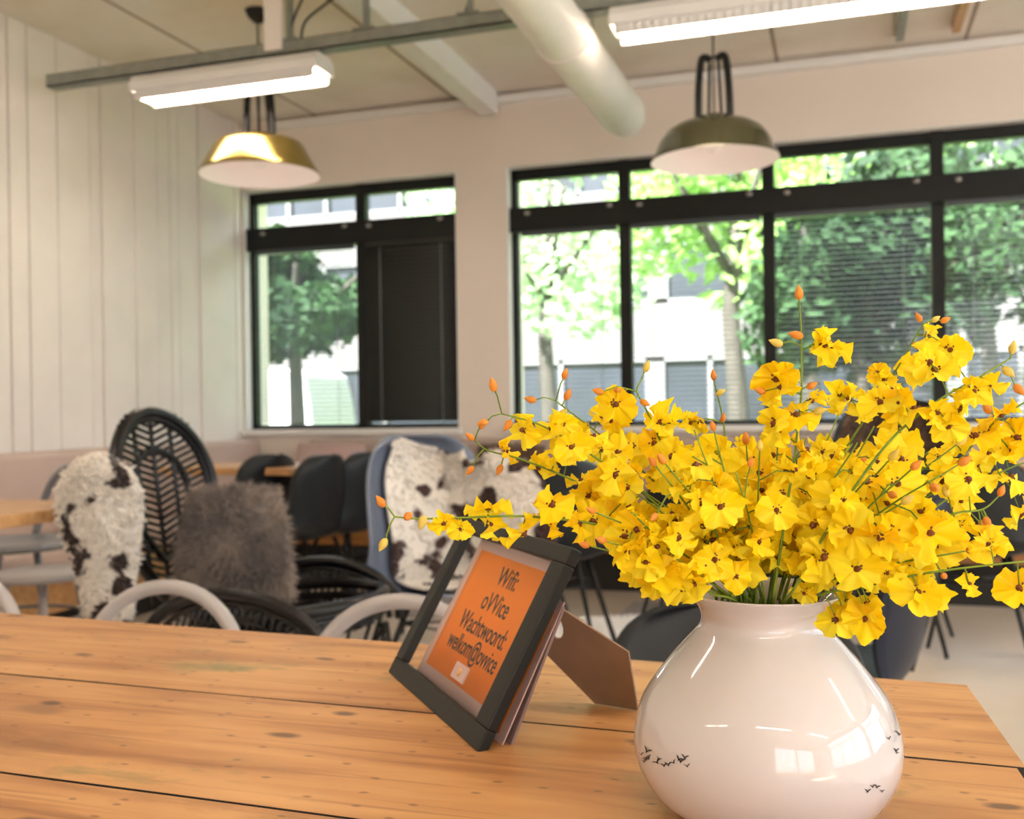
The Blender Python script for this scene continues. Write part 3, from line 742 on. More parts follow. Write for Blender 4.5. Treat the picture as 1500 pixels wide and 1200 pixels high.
# ------------------------------------------------------------------ rattan chair
def rattan():
    bc = dep(246, 850, 3.0)        # base of egg back
    tc = Vector((-bc.x, -bc.y, 0)).normalized(); rt = Vector((-tc.y, tc.x, 0))
    face = tc*cos(R(57))+rt*sin(R(57))
    ang = math.atan2(face.y, face.x)-pi/2
    mid = Vector((bc.x, bc.y, 0))+face*.33
    root = thing('rattan_armchair', 'black rattan armchair with a tall egg-shaped woven back and round seat', 'chair', (mid.x, mid.y, 0), ang)
    # local: faces +Y, back at y=-.34
    def egg(s, t_):   # t 0..1 round outline, s scale
        a = 2*pi*t_ - pi/2
        z = sin(a); wv = (.245+.03*z)*(1 if z > 0 else 1-.66*(-z)**1.5)
        return Vector((cos(a)*wv*s, 0, .735+.275*z*s))
    def lean(p):
        return Vector((p.x, -.32-(p.z-.45)*.12+.05*(p.x/.3)**2, p.z))
    r1 = MB()
    for s_, rr in ((1.0, .019), (.93, .010)):
        r1.tube([lean(egg(s_, k/48)) for k in range(48)], rr, 8, closed=True)
    r1.build('back_hoop', M['rattan'], root)
    ins = MB()
    ins.tube([lean(egg(.60, k/36)) for k in range(36)], .010, 7, closed=True)
    ins.tube([lean(egg(.57, k/36)) for k in range(36)], .008, 7, closed=True)
    for sx in (-.09, 0, .09):
        ins.tube([lean(Vector((sx, 0, z))) for z in (.46, .6, .75, .9, .98)], .007, 6)
    ins.build('back_ribs', M['rattan'], root)
    wv = MB()
    z = .40
    while z < 1.02:
        # outline half width at z
        best = 0
        for k in range(96):
            q = egg(.93, k/96)
            if abs(q.z-z) < .012: best = max(best, q.x)
        if best > .02:
            slope = .8
            for sx in (-1, 1):
                pts = [lean(Vector((sx*best*f, 0, z+slope*best*f*.35))) for f in (0, .35, .7, 1)]
                wv.tube(pts, .0062, 5)
        z += .021
    wv.build('back_weave', M['rattan'], root)
    # seat: round dish with rings
    sr = MB()
    for rr, z, t_ in ((.27, .42, .018), (.26, .385, .013), (.24, .355, .012)):
        sr.tube([(cos(k*pi/20)*rr, .06+sin(k*pi/20)*rr, z+.05*(1+sin(k*pi/20)*.3)) for k in range(40)], t_, 8, closed=True)
    sr.build('seat_hoop', M['rattan'], root)
    sw = MB()
    for k in range(1, 14):
        q = .26*k/14; sw.tube([(cos(j*pi/16)*q, .06+sin(j*pi/16)*q, .375+.06*(q/.3)**2) for j in range(32)], .006, 5, closed=True)
    for k in range(24):
        a = k*pi/12; sw.tube([(cos(a)*q, .06+sin(a)*q, .37+.06*(q/.3)**2) for q in (.02, .12, .20, .26)], .006, 5)
    sw.build('seat_weave', M['rattan'], root)
    # curved arms from back to the seat front
    for sx in (-1, 1):
        def arc(t_, s_): a_ = pi*t_; return Vector((sx*(.265+.03*sin(a_)*s_), .035-cos(a_)*.265*s_, .37+sin(a_)*.165*s_))
        ar = MB(); ar.tube([arc(k/20, 1) for k in range(21)], .017, 8); ar.tube([arc(k/20, .86) for k in range(21)], .009, 7); ar.build('arm', M['rattan'], root)
        aw = MB()
        for k in range(1, 24):
            y_ = -.22+k*.0215; q_ = (y_-.035)/.265
            if abs(q_) < .86:
                h_ = math.sqrt(max(0, .74-q_*q_))*.165
                aw.tube([Vector((sx*.267, y_-.03, .37)), Vector((sx*.285, y_+.02, .37+h_))], .0055, 5)
        for q_ in (.3, .58): aw.tube([arc(k/16, q_) for k in range(17)], .0055, 5)
        aw.build('arm_weave', M['rattan'], root)
        for sy in (-.18, .27):
            l = MB(); l.tube([(sx*.20, sy, .37), (sx*.24, sy*1.12, 0)], .016, 8); l.build('leg', M['rattan'], root)
    b = MB()
    for k in range(20):
        a = k*pi/10; b.tube([(cos(a)*.27, .06+sin(a)*.27, .36), (cos(a)*.17, .06+sin(a)*.17, .12)], .006, 5)
    b.tube([(cos(k*pi/16)*.17, .06+sin(k*pi/16)*.17, .12) for k in range(32)], .010, 6, closed=True)
    b.build('basket_base', M['rattan'], root)
    return root
RC_ = rattan()
bpy.context.view_layer.update()
# grey brown fur cushion on the rattan seat
p = dep(345, 886, 2.93)
o = cushion((p.x, p.y, p.z+.01), R(28), R(-12), .35, .335, .16, M['sheep'], 'grey-brown fluffy fur cushion on the black rattan armchair', 'fur_cushion', furn=3800, seed=3, flen=.035, taper=.24)
# cowhide draped over the rattan back
def drape():
    r = random.Random(2)
    top = dep(143, 652, 2.72); 
    base = dep(140, 652, 3.25)
    W_, H_ = .215, .48
    def fn(u, v):     # v 0 bottom..1 top
        a = 2*u-1
        wd = (.50+.5*min(1, (v*1.35)))*(1-.35*max(0, v-.82)/.18)+.05*noise.noise(Vector((v*6, 3, 1)))
        x = a*W_/2*wd+.03*(1-v)*1.0
        z = -H_*(1-v)+(-.05*a*a*(v > .5)*v) - .04*noise.noise(Vector((u*5, 9, 2)))*(1-v)
        yb = -.085*(1-a*a)**.5*(1 if abs(a) < 1 else 0)*1.0 + .012*noise.noise(Vector((x*15, z*9, 0)))
        fold = max(0, v-.86)/.14
        z -= .02*fold**2; yb += .08*fold**2
        return Vector((x, yb, z))
    def fs(u, v):
        p = fn(u, v); return p, Vector((p.x*3, -.7, .1)).normalized()
    m_ = MB(); m_.grid(fn, 20, 34)
    # rear fall of the hide over the back rail
    m_.grid(lambda u, v: fn(u, 1)+Vector((0, .02+.06*(1-v)*0+.015*sin(pi*v), -.30*v)), 20, 10)
    fur(m_, fs, 2600, .022, r, 0, .35)
    o = m_.build('cowhide_throw', M['cow']); thick(o, .008); o.location = top
    o.rotation_euler = (0, 0, YAW+R(12)); tag(o, 'cream and black cowhide draped over the left side of the rattan back', 'throw')
drape()
# white furry rug on the floor beyond the card stand
def patch():
    c = onz(905, 930, .02); r = random.Random(5)
    def fn(u, v):
        a = 2*pi*u; q = v*(1+.18*noise.noise(Vector((cos(a)*1.5, sin(a)*1.5, 4))))
        return Vector((cos(a)*.30*q, sin(a)*.38*q, .02+.018*(1-v)+.006*noise.noise(Vector((cos(a)*q*9, sin(a)*q*9, 0)))))
    m_ = MB(); m_.grid(fn, 40, 10); fur(m_, lambda u, v: (fn(u, v**.5), Vector((0, 0, 1))), 2500, .03, r)
    o = m_.build('fur_patch', M['sheepw']); o.location = (c.x, c.y, 0); tag(o, 'white furry rug on the pale floor behind the card easel', 'patch')
patch()

# ------------------------------------------------------------------ pine table
def pine_table():
    root = thing('pine_table', 'worn orange pine plank table in the foreground under vase and picture frame', 'table', (-.6, .65, 0))
    O = Vector((-.6, .65, 0))
    def xr(y): return .171+(1.148-y)*.07 if y < 1.148 else .171-(y-1.148)*.072
    XA = -2.25
    lines = [((XA, 1.567), (.149, 1.456)), ((XA, 1.188), (.171, 1.136)), ((XA, .866), (.19, .820)), ((XA, .55), (.21, .52)), ((XA, .30), (.22, .28))]
    lines = [tuple((p_[0]*K, p_[1]*K) for p_ in l_) for l_ in lines]
    for k in range(4):
        (ax, ay), (bx_, by) = lines[k]; (cx, cy), (dx, dy) = lines[k+1]; g = .0016
        e = (0, -.006, .002, 0)[k]
        m = MB(); n = 24; top = []; 
        def edge(y0, y1, sgn, sd, f):
            return y0+(y1-y0)*f + sgn*g + .0012*noise.noise(Vector((f*9, sd, 0)))
        vs = []
        for z in (.75, .712):
            for i in range(n+1):
                f = i/n; xb = ax+(bx_+e-ax)*f; vs.append(Vector((xb, edge(ay, by, -1, k, f), z))-O)
            for i in range(n+1):
                f = i/n; xb = cx+(dx+e-cx)*f; vs.append(Vector((xb, edge(cy, dy, 1, k+7, f), z))-O)
        N1 = n+1; fs = []
        for i in range(n):
            fs.append((i, N1+i, N1+i+1, i+1)); q = 2*N1; fs.append((q+i, q+i+1, q+N1+i+1, q+N1+i))
            fs.append((i, i+1, q+i+1, q+i)); fs.append((N1+i, q+N1+i, q+N1+i+1, N1+i+1))
        q = 2*N1; fs.append((0, q, q+N1, N1)); fs.append((n, N1+n, q+N1+n, q+n))
        m.add(vs, fs); m.m = [1 if (j < 4*n and j % 4 == 3 and k < 3) else 0 for j in range(len(fs))]  # inner front sides coloured dark so the plank gaps look shaded
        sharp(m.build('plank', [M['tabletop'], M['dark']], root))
    XA *= K; xa, xb, ya, yb = XA+.06, .05, .27, .93
    m = MB(); m.box(xa-O.x, xb-O.x, ya-O.y, ya+.03-O.y, .60, .711); m.box(xa-O.x, xb-O.x, yb-O.y, yb+.03-O.y, .60, .711)
    m.box(xa-O.x, xa+.03-O.x, ya+.03-O.y, yb-O.y, .60, .711); m.box(xb-.03-O.x, xb-O.x, ya+.03-O.y, yb-O.y, .60, .711)
    m.box(xa+.03-O.x, xb-.03-O.x, ya+.03-O.y, yb-O.y, .700, .711)
    sharp(m.build('apron', M['tabletop'], root))
    for X in (xa+.02, xb-.02):
        for Y in (ya+.02, yb):
            l = MB(); l.box(X-.035-O.x, X+.035-O.x, Y-.035-O.y, Y+.035-O.y, 0, .711); bevel(sharp(l.build('leg', M['tabletop'], root)), .004)
pine_table()

# ------------------------------------------------------------------ picture frame
def picture():
    A = onz(568, 984, .7505); B = onz(698, 1101, .7505)
    e1 = (B-A); W_ = e1.length; e1.normalize()
    e2 = Vector((.063, .054, .148)); e2 = (e2-e1*e2.dot(e1)).normalized(); H_ = .245*K
    n = e1.cross(e2).normalized()        # towards viewer side?
    if n.dot(EYE-A) < 0: n = -n
    T = Matrix((( e1.x, e2.x, n.x, A.x), (e1.y, e2.y, n.y, A.y), (e1.z, e2.z, n.z, A.z), (0, 0, 0, 1)))
    Ti = T.inverted()
    def uv(px, py, off=0): return Ti @ onplane(px, py, A+n*off, n)
    root = thing('picture_frame', 'charcoal table-top picture frame leaning back, with an orange wifi notice behind its glass', 'picture frame', A)
    root.matrix_world = T
    i0 = uv(588, 966); i1 = uv(695, 1055); i2 = uv(808, 819)
    u0, v0, u1, v1 = .020, max(.016, (i0.y+i1.y)/2), i1.x*.5+i2.x*.5, i2.y
    u1 = min(u1, W_-.014); v1 = min(v1, H_-.014)
    print('FRAME', W_, H_, i0, i1, i2, uv(680, 758), uv(841, 797), uv(684, 784), uv(630, 990))
    m = MB(); d0, d1 = -.009, 0
    m.box(0, W_, 0, v0, d0, d1); m.box(0, W_, v1, H_, d0, d1); m.box(0, u0, v0, v1, d0, d1); m.box(u1, W_, v0, v1, d0, d1)
    bevel(sharp(m.build('moulding', M['frame'], root)), .0012)
    g_ = MB(); g_.box(u0-.003, u1+.003, v0-.003, v1+.003, -.005, -.004); g_.build('glass', M['frameglass'], root, False)
    # notice: a slightly bowed sheet behind the glass
    def q(px, py): v = uv(px, py, -.009); return v
    TL, TR_, BL, BR = q(684, 784), q(812, 822), q(630, 992), q(700, 1058)
    uL = (TL.x+BL.x)/2; uR = u1+.006; vT = v1+.003; vB = v0-.004
    def sheet(a0, a1, b0, b1, off, nm, mm, lab=None):
        s = MB()
        def fn(u, v):
            x = a0+(a1-a0)*u; t_ = (x-uL)/(uR-uL)
            return Vector((x, b0+(b1-b0)*v, -.0100-.003*sin(pi*t_)+off))
        s.grid(fn, 24, 2); o = thick(s.build(nm, mm, root), .0003); 
        if lab: o['label'] = lab
        return o
    sheet(uL, uR, vB, vT, 0, 'paper_border', M['border'], 'pale pink paper border')
    oL, oR, oB, oT = uL+.012, uR-.010, vB+.014, vT-.012
    sheet(oL, oR, oB, oT, .0005, 'orange_notice', M['orange'], 'bright orange printed paper')
    w_ = oR-oL; h_ = oT-oB
    def text(s_, cx, cy, size, sx=.72):
        cu = bpy.data.curves.new('lettering', 'FONT'); cu.body = s_; cu.size = size; cu.align_x = 'CENTER'; cu.align_y = 'CENTER'; cu.extrude = .0001; cu.offset = .0002
        o = bpy.data.objects.new('lettering', cu); C.objects.link(o); o.parent = root; cu.materials.append(M['ink'])
        t_ = (cx-uL)/(uR-uL)
        dg = bpy.context.evaluated_depsgraph_get(); me = bpy.data.meshes.new_from_object(o.evaluated_get(dg)); bpy.data.objects.remove(o)
        o = bpy.data.objects.new('lettering', me); C.objects.link(o); o.parent = root
        if not me.materials: me.materials.append(M['ink'])
        for v_ in me.vertices:
            v_.co.z += -.003*sin(pi*((cx+v_.co.x*sx)-uL)/(uR-uL))+.0003
        o.location = (cx, cy, -.0095); o.scale = (sx, 1, 1)
    for s_, fx, fy, sz, sx in (('Wifi:', .50, .85, .0245, .92), ('oVVice', .50, .64, .0245, .86), ('Wachtwoord:', .49, .44, .0245, .78), ('welkom@ovvice', .49, .265, .0235, .74)):
        text(s_, oL+w_*fx, oB+h_*fy, sz, sx)
    l = MB(); l.box(oL+w_*.38, oL+w_*.56, oB+h_*.03, oB+h_*.15, -.0126, -.0108); sharp(l.build('logo_square', M['border'], root))
    l = MB(); l.lathe([(0, 0), (.004, 0), (.004, .0004), (0, .0004)], 20, 0, (oL+w_*.47, oB+h_*.09, -.0108)); l.build('logo_mark', M['logo'], root)
    # loose second sheet and sleeve edge behind, visible under the right stile
    s = MB(); s.add([(W_*.60, -.0, -.019), (W_-.007, .002, -.021), (W_-.004, H_*.76, -.0152), (W_*.6, H_*.76, -.0152)], [(0, 1, 2, 3)]); thick(s.build('backing_sheet', M['border'], root, False), .001)
    s = MB(); s.add([(W_*.62, .004, -.024), (W_-.004, .004, -.027), (W_-.003, H_*.74, -.0162), (W_*.62, H_*.74, -.0162)], [(0, 1, 2, 3)]); thick(s.build('backing_sleeve', M['sleeve'], root, False), .002)
    s = MB(); s.add([(W_*.62, .014, -.0175), (W_-.019, .016, -.0195), (W_-.010, H_*.70, -.0143), (W_*.62, H_*.7, -.0143)], [(0, 1, 2, 3)]); thick(s.build('second_notice', M['orange'], root, False), .0004)
    # card easel strut
    P1 = onz(872, 1030, .7508); P2 = onz(935, 1040, .7508)
    Hh = T @ Vector((W_*.52, H_*.72, -.010))
    nn = (P2-P1).cross(Hh-P1).normalized()
    Q = [P1, P2, onplane(921, 955, P1, nn), onplane(800, 876, P1, nn), onplane(762, 858, P1, nn), onplane(735, 890, P1, nn), onplane(788, 945, P1, nn)]
    hc = onplane(815, 918, P1, nn); du = (P2-P1).normalized(); dv = nn.cross(du)
    import bmesh
    bm = bmesh.new(); inv = Ti
    vs = [bm.verts.new(inv @ p_) for p_ in Q]
    hv = [bm.verts.new(inv @ (hc+(du*cos(a)*.007+dv*sin(a)*.011))) for a in [k*2*pi/14 for k in range(14)]]
    es = [bm.edges.new((vs[i], vs[(i+1) % len(vs)])) for i in range(len(vs))]+[bm.edges.new((hv[i], hv[(i+1) % 14])) for i in range(14)]
    bmesh.ops.triangle_fill(bm, use_beauty=True, use_dissolve=False, edges=es)
    me = bpy.data.meshes.new('easel_strut'); bm.to_mesh(me); bm.free(); me.materials.append(M['card'])
    o = bpy.data.objects.new('easel_strut', me); C.objects.link(o); o.parent = root; thick(o, .002); o['label'] = 'brown card easel strut with an oval hole'
picture()

# ------------------------------------------------------------------ vase
VC = dep(1122, 1188, .93*K); VC = Vector((VC.x, VC.y, .75))
def vase():
    prof = [(0, .0), (.070, .0), (.080, .004), (.1, .016), (.1150, .040), (.1195, .062), (.1175, .082), (.110, .104), (.098, .122), (.084, .140), (.070, .156), (.060, .167), (.0560, .175), (.0567, .182), (.0600, .189), (.0675, .1965), (.0722, .2010),
            (.0712, .2025), (.0655, .198), (.0570, .189), (.0525, .182), (.053, .174), (.066, .155), (.08, .138), (.10, .11), (.11, .08), (.105, .04), (.07, .012), (0, .01)]
    pc = catmull([Vector((a*K, 0, b*K)) for a, b in prof[1:]], 3)
    m = MB(); m.lathe([(0, 0)]+[(max(v.x, 0), v.z) for v in pc], 72)
    out = [v for v in pc if True][:len(pc)//2]
    def surf(px, py):      # outer surface point under a pixel (march the ray)
        r = ray(px, py)
        t_ = .7*K
        while t_ < 1.05*K:
            p = EYE+r*t_; d = math.hypot(p.x-VC.x, p.y-VC.y); z = p.z-VC.z
            rr = 0
            for a, b in zip(out, out[1:]):
                if min(a.z, b.z) <= z <= max(a.z, b.z) and abs(b.z-a.z) > 1e-6: rr = a.x+(b.x-a.x)*(z-a.z)/(b.z-a.z); break
            if d < rr: return p-VC
            t_ += .0004
        return None
    r = random.Random(12)
    # small printed birds
    spots = [(945+r.uniform(-5, 9), 1105+r.uniform(-10, 14)) for _ in range(5)]
    spots += [(962+k*7+r.uniform(-4, 4), 1112+r.uniform(-9, 10)) for k in range(6)]+[(998, 1113), (1007, 1121), (1004, 1108)]
    spots += [(1301, 1081), (1312, 1098), (1316, 1073), (1313, 1102)]
    spots += [(1270+k*7, 1155+r.uniform(-4, 4)) for k in range(4)]
    for (px, py) in spots:
        s = r.uniform(3.0, 6.0); th = r.uniform(-.6, .6)
        def tr(a, b): return (px+s*(a*cos(th)-b*sin(th)), py+s*(a*sin(th)+b*cos(th)))
        for poly in ([(-1.3, -.6), (-.5, -.35), (0, .15), (-.35, .2)], [(0, .15), (.5, -.4), (1.3, -.5), (.4, .25)], [(-.35, .15), (.4, .2), (.1, .9), (-.15, .55)]):
            ps = [surf(*tr(*q)) for q in poly]
            if all(p_ is not None for p_ in ps):
                ps = [p_+Vector((p_.x, p_.y, 0)).normalized()*.0005 for p_ in ps]
                m.add(ps, [tuple(range(len(ps)))], 1)
    o = m.build('flower_vase', [M['vase'], M['bird']]); o.location = VC
    tag(o, 'round glossy white ceramic vase with small black printed birds, on the pine table', 'vase')
vase()

# ------------------------------------------------------------------ orchids
def blossom_meshes(seed, mp):
    r = random.Random(seed)
    m = MB(); Rl = .0185; nseg = 44
    ph = r.uniform(0, 6); cup = r.uniform(-1.4, 1.2); bend = r.uniform(-1.6, 1.6)
    def lip(a, q):      # a angle, q 0..1; notch at -90deg, frilled lobes
        base = Rl*(.84+.16*abs(sin(1.5*(a+pi/2))))
        dn = abs(((a+pi/2+pi) % (2*pi))-pi)
        base *= 1-.24*math.exp(-(dn/.14)**2)
        up = max(0, cos(a-pi/2)); base *= 1-.24*up**2
        base *= 1+.035*sin(11*a+ph)+.03*sin(19*a+ph*2)
        rr = base*q
        z = .0050*q*q*sin(4*a+ph)+.0034*sin(9*a+ph*1.7)*q**2+.0016*sin(17*a+ph)*q**3+cup*.006*q*q+.001+.004*bend*q*q*cos(a-ph)
        return Vector((rr*cos(a)*1.08, rr*sin(a), z))
    m.grid(lambda u, v: lip(2*pi*u, .12+.88*v), nseg, 5)
    m.add([lip(2*pi*k/20, .13) for k in range(20)], [tuple(range(20))])
    # three sepals and two petals round the top
    for a in (90, 38, 142, 200, -20):
        aa = R(a+r.uniform(-8, 8)); L_ = .0072*r.uniform(.85, 1.2); w = .0034
        d = Vector((cos(aa), sin(aa), 0)); s = Vector((-sin(aa), cos(aa), 0)); bk = r.uniform(-.3, .5)
        b = Vector((0, .003, -.0025))
        pts = []
        for f, ww in ((0, .4), (.35, 1), (.7, 1.0), (1.0, .25)):
            c_ = b+d*(.003+L_*1.25*f)+Vector((0, 0, bk*L_*f*f)); pts += [c_-s*w*ww, c_+Vector((0, 0, .0009)), c_+s*w*ww]
        m.add(pts, [(i*3+j, i*3+j+1, (i+1)*3+j+1, (i+1)*3+j) for i in range(3) for j in range(2)])
    me = bpy.data.meshes.new('blossom'); me.from_pydata([tuple(v) for v in m.v], [], m.f); me.materials.append(mp)
    me.polygons.foreach_set('use_smooth', [True]*len(m.f)); me.update()
    e = MB(); e.lathe([(.0025, -.001), (.0026, .0012), (.0020, .0032), (.0008, .0045), (0, .0046)], 9)
    for k in range(6):
        a = r.uniform(0, 6.28); q = r.uniform(.0028, .0044); e.lathe([(0, .0022), (.0008, .002), (.0009, .001)], 5, 0, (q*cos(a), q*sin(a)+.001, 0))
    ee = bpy.data.meshes.new('blossom_centre'); ee.from_pydata([tuple(v) for v in e.v], [], e.f); ee.materials.append(M['eye']); ee.update()
    return me, ee
VAR = [blossom_meshes(s, M['petal'] if s % 3 else M['petal2']) for s in range(1, 15)]
bm_ = MB(); bm_.lathe([(0, 0), (.0022, .0012), (.0034, .004), (.0033, .0065), (.0018, .0098), (0, .0125)], 10)
def bud_mesh(mm):
    me = bpy.data.meshes.new('bud'); me.from_pydata([tuple(v) for v in bm_.v], [], bm_.f); me.materials.append(mm); me.polygons.foreach_set('use_smooth', [True]*len(bm_.f)); me.update(); return me
BUD = [bud_mesh(M['bud']), bud_mesh(M['budg'])]
RV = (RT, Vector(FW))
def place(me, name, parent, p, zdir, rnd, s=1.0, sub=None, roll=None):
    o = bpy.data.objects.new(name, me); C.objects.link(o); o.parent = parent
    q = zdir.to_track_quat('Z', 'Y').to_matrix().to_4x4()
    a = roll if roll is not None else rnd.gauss(0, .6)
    M4 = Matrix.Translation(p) @ q @ Matrix.Rotation(a, 4, 'Z') @ Matrix.Diagonal((s*K, s*K, s*K, 1))
    o.matrix_basis = M4
    if sub:
        c_ = bpy.data.objects.new('blossom_centre', sub); C.objects.link(c_); c_.parent = o
    return o
NB = [0]
def spray(pts, label, seed, start=.35, nbl=10, grp=None, buds=(), blossoms=(), rad=.0015, size=1.0, side=.020, tipbud=True):
    """pts: (px, py, depth) from the vase mouth outwards."""
    r = random.Random(seed)
    W = [depk(*p) for p in pts]; rad *= K; side *= K
    inside = Vector((VC.x+r.uniform(-.02, .02), VC.y+r.uniform(-.015, .025), VC.z+.035))
    mid = VC+Vector((0, 0, .185*K)); f0 = W[0]-mid; f0.z = 0
    if f0.length > .031: f0 = f0*(.031/f0.length)
    neck = mid+f0
    path = catmull([inside, neck]+([W[0]] if (W[0]-neck).length > .012 else [])+W[1:], 10)
    root = thing('orchid_spray', label, 'flower', neck, 0, grp)
    loc = [p-neck for p in path]; n = len(loc)
    m = MB(); m.tube(loc, [rad*(1-.55*i/n) for i in range(n)], 6)
    cum = [0]
    for i in range(1, n): cum.append(cum[-1]+(loc[i]-loc[i-1]).length)
    def at(f):
        L_ = f*cum[-1]
        for i in range(1, n):
            if cum[i] >= L_:
                t_ = (L_-cum[i-1])/max(1e-9, cum[i]-cum[i-1]); return loc[i-1].lerp(loc[i], t_), (loc[i]-loc[i-1]).normalized()
        return loc[-1], (loc[-1]-loc[-2]).normalized()
    tocam = (EYE-neck).normalized()
    def put(p0, tip, facing=None):
        mid_ = (p0+tip)/2+Vector((0, 0, .15*(tip-p0).length))
        m.tube([p0, mid_, tip], .0005, 4)
    jobs = []
    def nrm(tip, away):
        d = (tocam*r.uniform(-.1, .9)+away*.6+Vector((r.gauss(0, .6), r.gauss(0, .6), r.gauss(.05, .5)))).normalized()
        return d
    for k in range(nbl):
        f = start+(.93-start)*(k+.5+r.uniform(-.25, .25))/nbl
        p0, t_ = at(f)
        a = r.uniform(0, 2*pi); o1 = t_.orthogonal().normalized(); o2 = t_.cross(o1)
        away = (o1*cos(a)+o2*sin(a)+t_*.3).normalized()
        tip = p0+away*side*r.uniform(.6, 1.3)
        near = (tip+neck-VC).dot(FW) < .01 and abs((tip+neck-VC).dot(RT)) < .085*K
        if tip.z+neck.z < VC.z+(.231 if near else .222)*K: continue
        if f > .9 and r.random() < .3: jobs.append(('bud', tip, away)); put(p0, tip)
        else: jobs.append(('bl', tip, nrm(tip, away))); put(p0, tip)
    def nearest(w):
        return min(loc, key=lambda q: (q-w).length)
    for (px, py, d_) in blossoms:
        tip = depk(px, py, d_)-neck; p0 = nearest(tip+Vector((0, 0, -.003))); put(p0, tip)
        aw = (tip-p0); aw = aw.normalized() if aw.length > 1e-5 else Vector((0, 0, 1))
        jobs.append(('bl', tip, (tocam*.55+aw*.5+Vector((r.gauss(0, .5), r.gauss(0, .5), r.gauss(0, .45)))).normalized()))
    for (px, py, d_) in buds:
        tip = depk(px, py, d_)-neck; p0 = nearest(tip); put(p0, tip); aw = (tip-p0); aw = aw.normalized() if aw.length > 1e-4 else Vector((0, 0, 1))
        jobs.append(('bud', tip-aw*.0035, (aw+Vector((0, 0, .3))).normalized()))
    if tipbud:
        p0, t_ = at(1.0); jobs.append(('bud', p0, t_))
    m.build('stem', M['stem'], root)
    for kind, p, d in jobs:
        if kind == 'bl':
            NB[0] += 1; me, ee = r.choice(VAR); place(me, 'blossom', root, p, d, r, size*r.uniform(.6, 1.15), ee)
        else:
            o = place(r.choice(BUD[:1]*3+BUD[1:]), 'bud', root, p, d, r, r.uniform(.8, 1.1))
    return root
D = .90
# --- individually recognisable stems
spray([(1060, 870, .91), (985, 808, .89), (890, 772, .87), (780, 757, .85), (690, 758, .84), (615, 760, .83), (578, 757, .83)],
      'lowest long orchid spray reaching furthest left across the picture frame', 101, nbl=0, tipbud=False,
      buds=[(557, 737, .83), (563, 797, .83), (598, 759, .83), (620, 764, .83)],
      blossoms=[(650, 766, .835), (674, 775, .84), (715, 745, .845), (716, 768, .85), (766, 780, .85), (808, 742, .85), (806, 765, .86), (848, 768, .86), (870, 765, .87), (905, 772, .87), (930, 785, .88)])
spray([(1050, 860, .93), (965, 780, .94), (880, 725, .94), (820, 695, .94), (760, 672, .95), (715, 660, .95), (695, 645, .95)],
      'arching orchid spray with orange buds crossing in front of the banquette back', 102, nbl=0, buds=[(690, 690, .95), (707, 622, .95), (733, 688, .95)],
      blossoms=[(740, 662, .95), (790, 684, .95), (815, 678, .95), (835, 665, .94), (852, 705, .94), (862, 725, .93), (895, 740, .93), (920, 745, .92), (955, 760, .92)])
spray([(1070, 860, .90), (990, 765, .89), (900, 690, .88), (840, 650, .88), (790, 622, .88), (735, 606, .88)],
      'orchid spray whose forked orange buds stand against the white pier', 103, nbl=3, start=.5, tipbud=False, buds=[(722, 566, .88), (708, 622, .88), (746, 623, .88)],
      blossoms=[(767, 630, .88), (810, 628, .88), (825, 622, .88), (840, 650, .88), (870, 640, .88), (880, 660, .89), (905, 665, .89), (930, 690, .89), (890, 705, .88), (920, 715, .88)])
spray([(1085, 860, .96), (1010, 760, .97), (930, 680, .98), (870, 630, .98), (820, 592, .98), (815, 586, .98)],
      'orchid spray with three pale orange buds in front of the narrow window bay', 104, nbl=3, start=.5, tipbud=False, buds=[(828, 549, .98), (778, 588, .98), (825, 606, .98), (832, 580, .98)],
      blossoms=[(855, 632, .98), (880, 615, .98), (900, 632, .98), (925, 655, .98), (950, 665, .97), (885, 665, .97), (975, 700, .97)])
spray([(1100, 860, .92), (1060, 790, .92), (1000, 720, .92), (965, 640, .92), (945, 597, .92), (933, 573, .92), (940, 555, .92)],
      'upright orchid spray curling to an orange bud before the window mullion', 105, nbl=0, tipbud=False, buds=[(948, 538, .92), (908, 575, .92), (943, 592, .92), (877, 576, .92)],
      blossoms=[(903, 592, .92), (965, 620, .92), (980, 619, .92), (958, 650, .92), (995, 660, .92), (985, 690, .92), (1010, 720, .92)])
spray([(1115, 860, .98), (1085, 760, .99), (1064, 680, 1.0), (1060, 620, 1.0), (1050, 575, 1.0), (1046, 560, 1.0)],
      'slim orchid spray with two orange buds right of the window mullion', 106, nbl=0, tipbud=False, buds=[(1045, 550, 1.0), (1056, 577, 1.0), (1060, 612, 1.0)],
      blossoms=[(1010, 620, 1.0), (1025, 618, 1.0), (1050, 662, 1.0), (1085, 650, 1.0), (1075, 690, 1.0)])
spray([(1135, 860, .86), (1150, 760, .85), (1165, 660, .85), (1174, 570, .85), (1174, 500, .85), (1171, 440, .85)],
      'tallest upright orchid spray ending in a single red-orange bud', 107, nbl=0, buds=[(1138, 505, .85), (1168, 494, .85), (1190, 567, .85), (1113, 575, .85), (1200, 605, .85)],
      blossoms=[(1205, 505, .85), (1218, 507, .85), (1138, 555, .85), (1145, 568, .85), (1188, 585, .85), (1135, 620, .84), (1140, 635, .84), (1165, 610, .85), (1180, 660, .85), (1150, 690, .84)])
spray([(1150, 860, .97), (1190, 740, .99), (1250, 640, 1.0), (1305, 555, 1.0), (1345, 487, 1.0), (1356, 474, 1.0)],
      'orchid spray rising to a fork of small buds before the dark green window', 108, nbl=2, start=.5, tipbud=False, buds=[(1345, 466, 1.0), (1385, 471, 1.0), (1342, 508, 1.0), (1372, 469, 1.0)],
      blossoms=[(1358, 492, 1.0), (1392, 512, .99), (1285, 545, 1.0), (1295, 555, 1.0), (1305, 570, 1.0), (1230, 578, 1.0), (1245, 585, 1.0), (1340, 540, 1.0), (1268, 600, 1.0)])
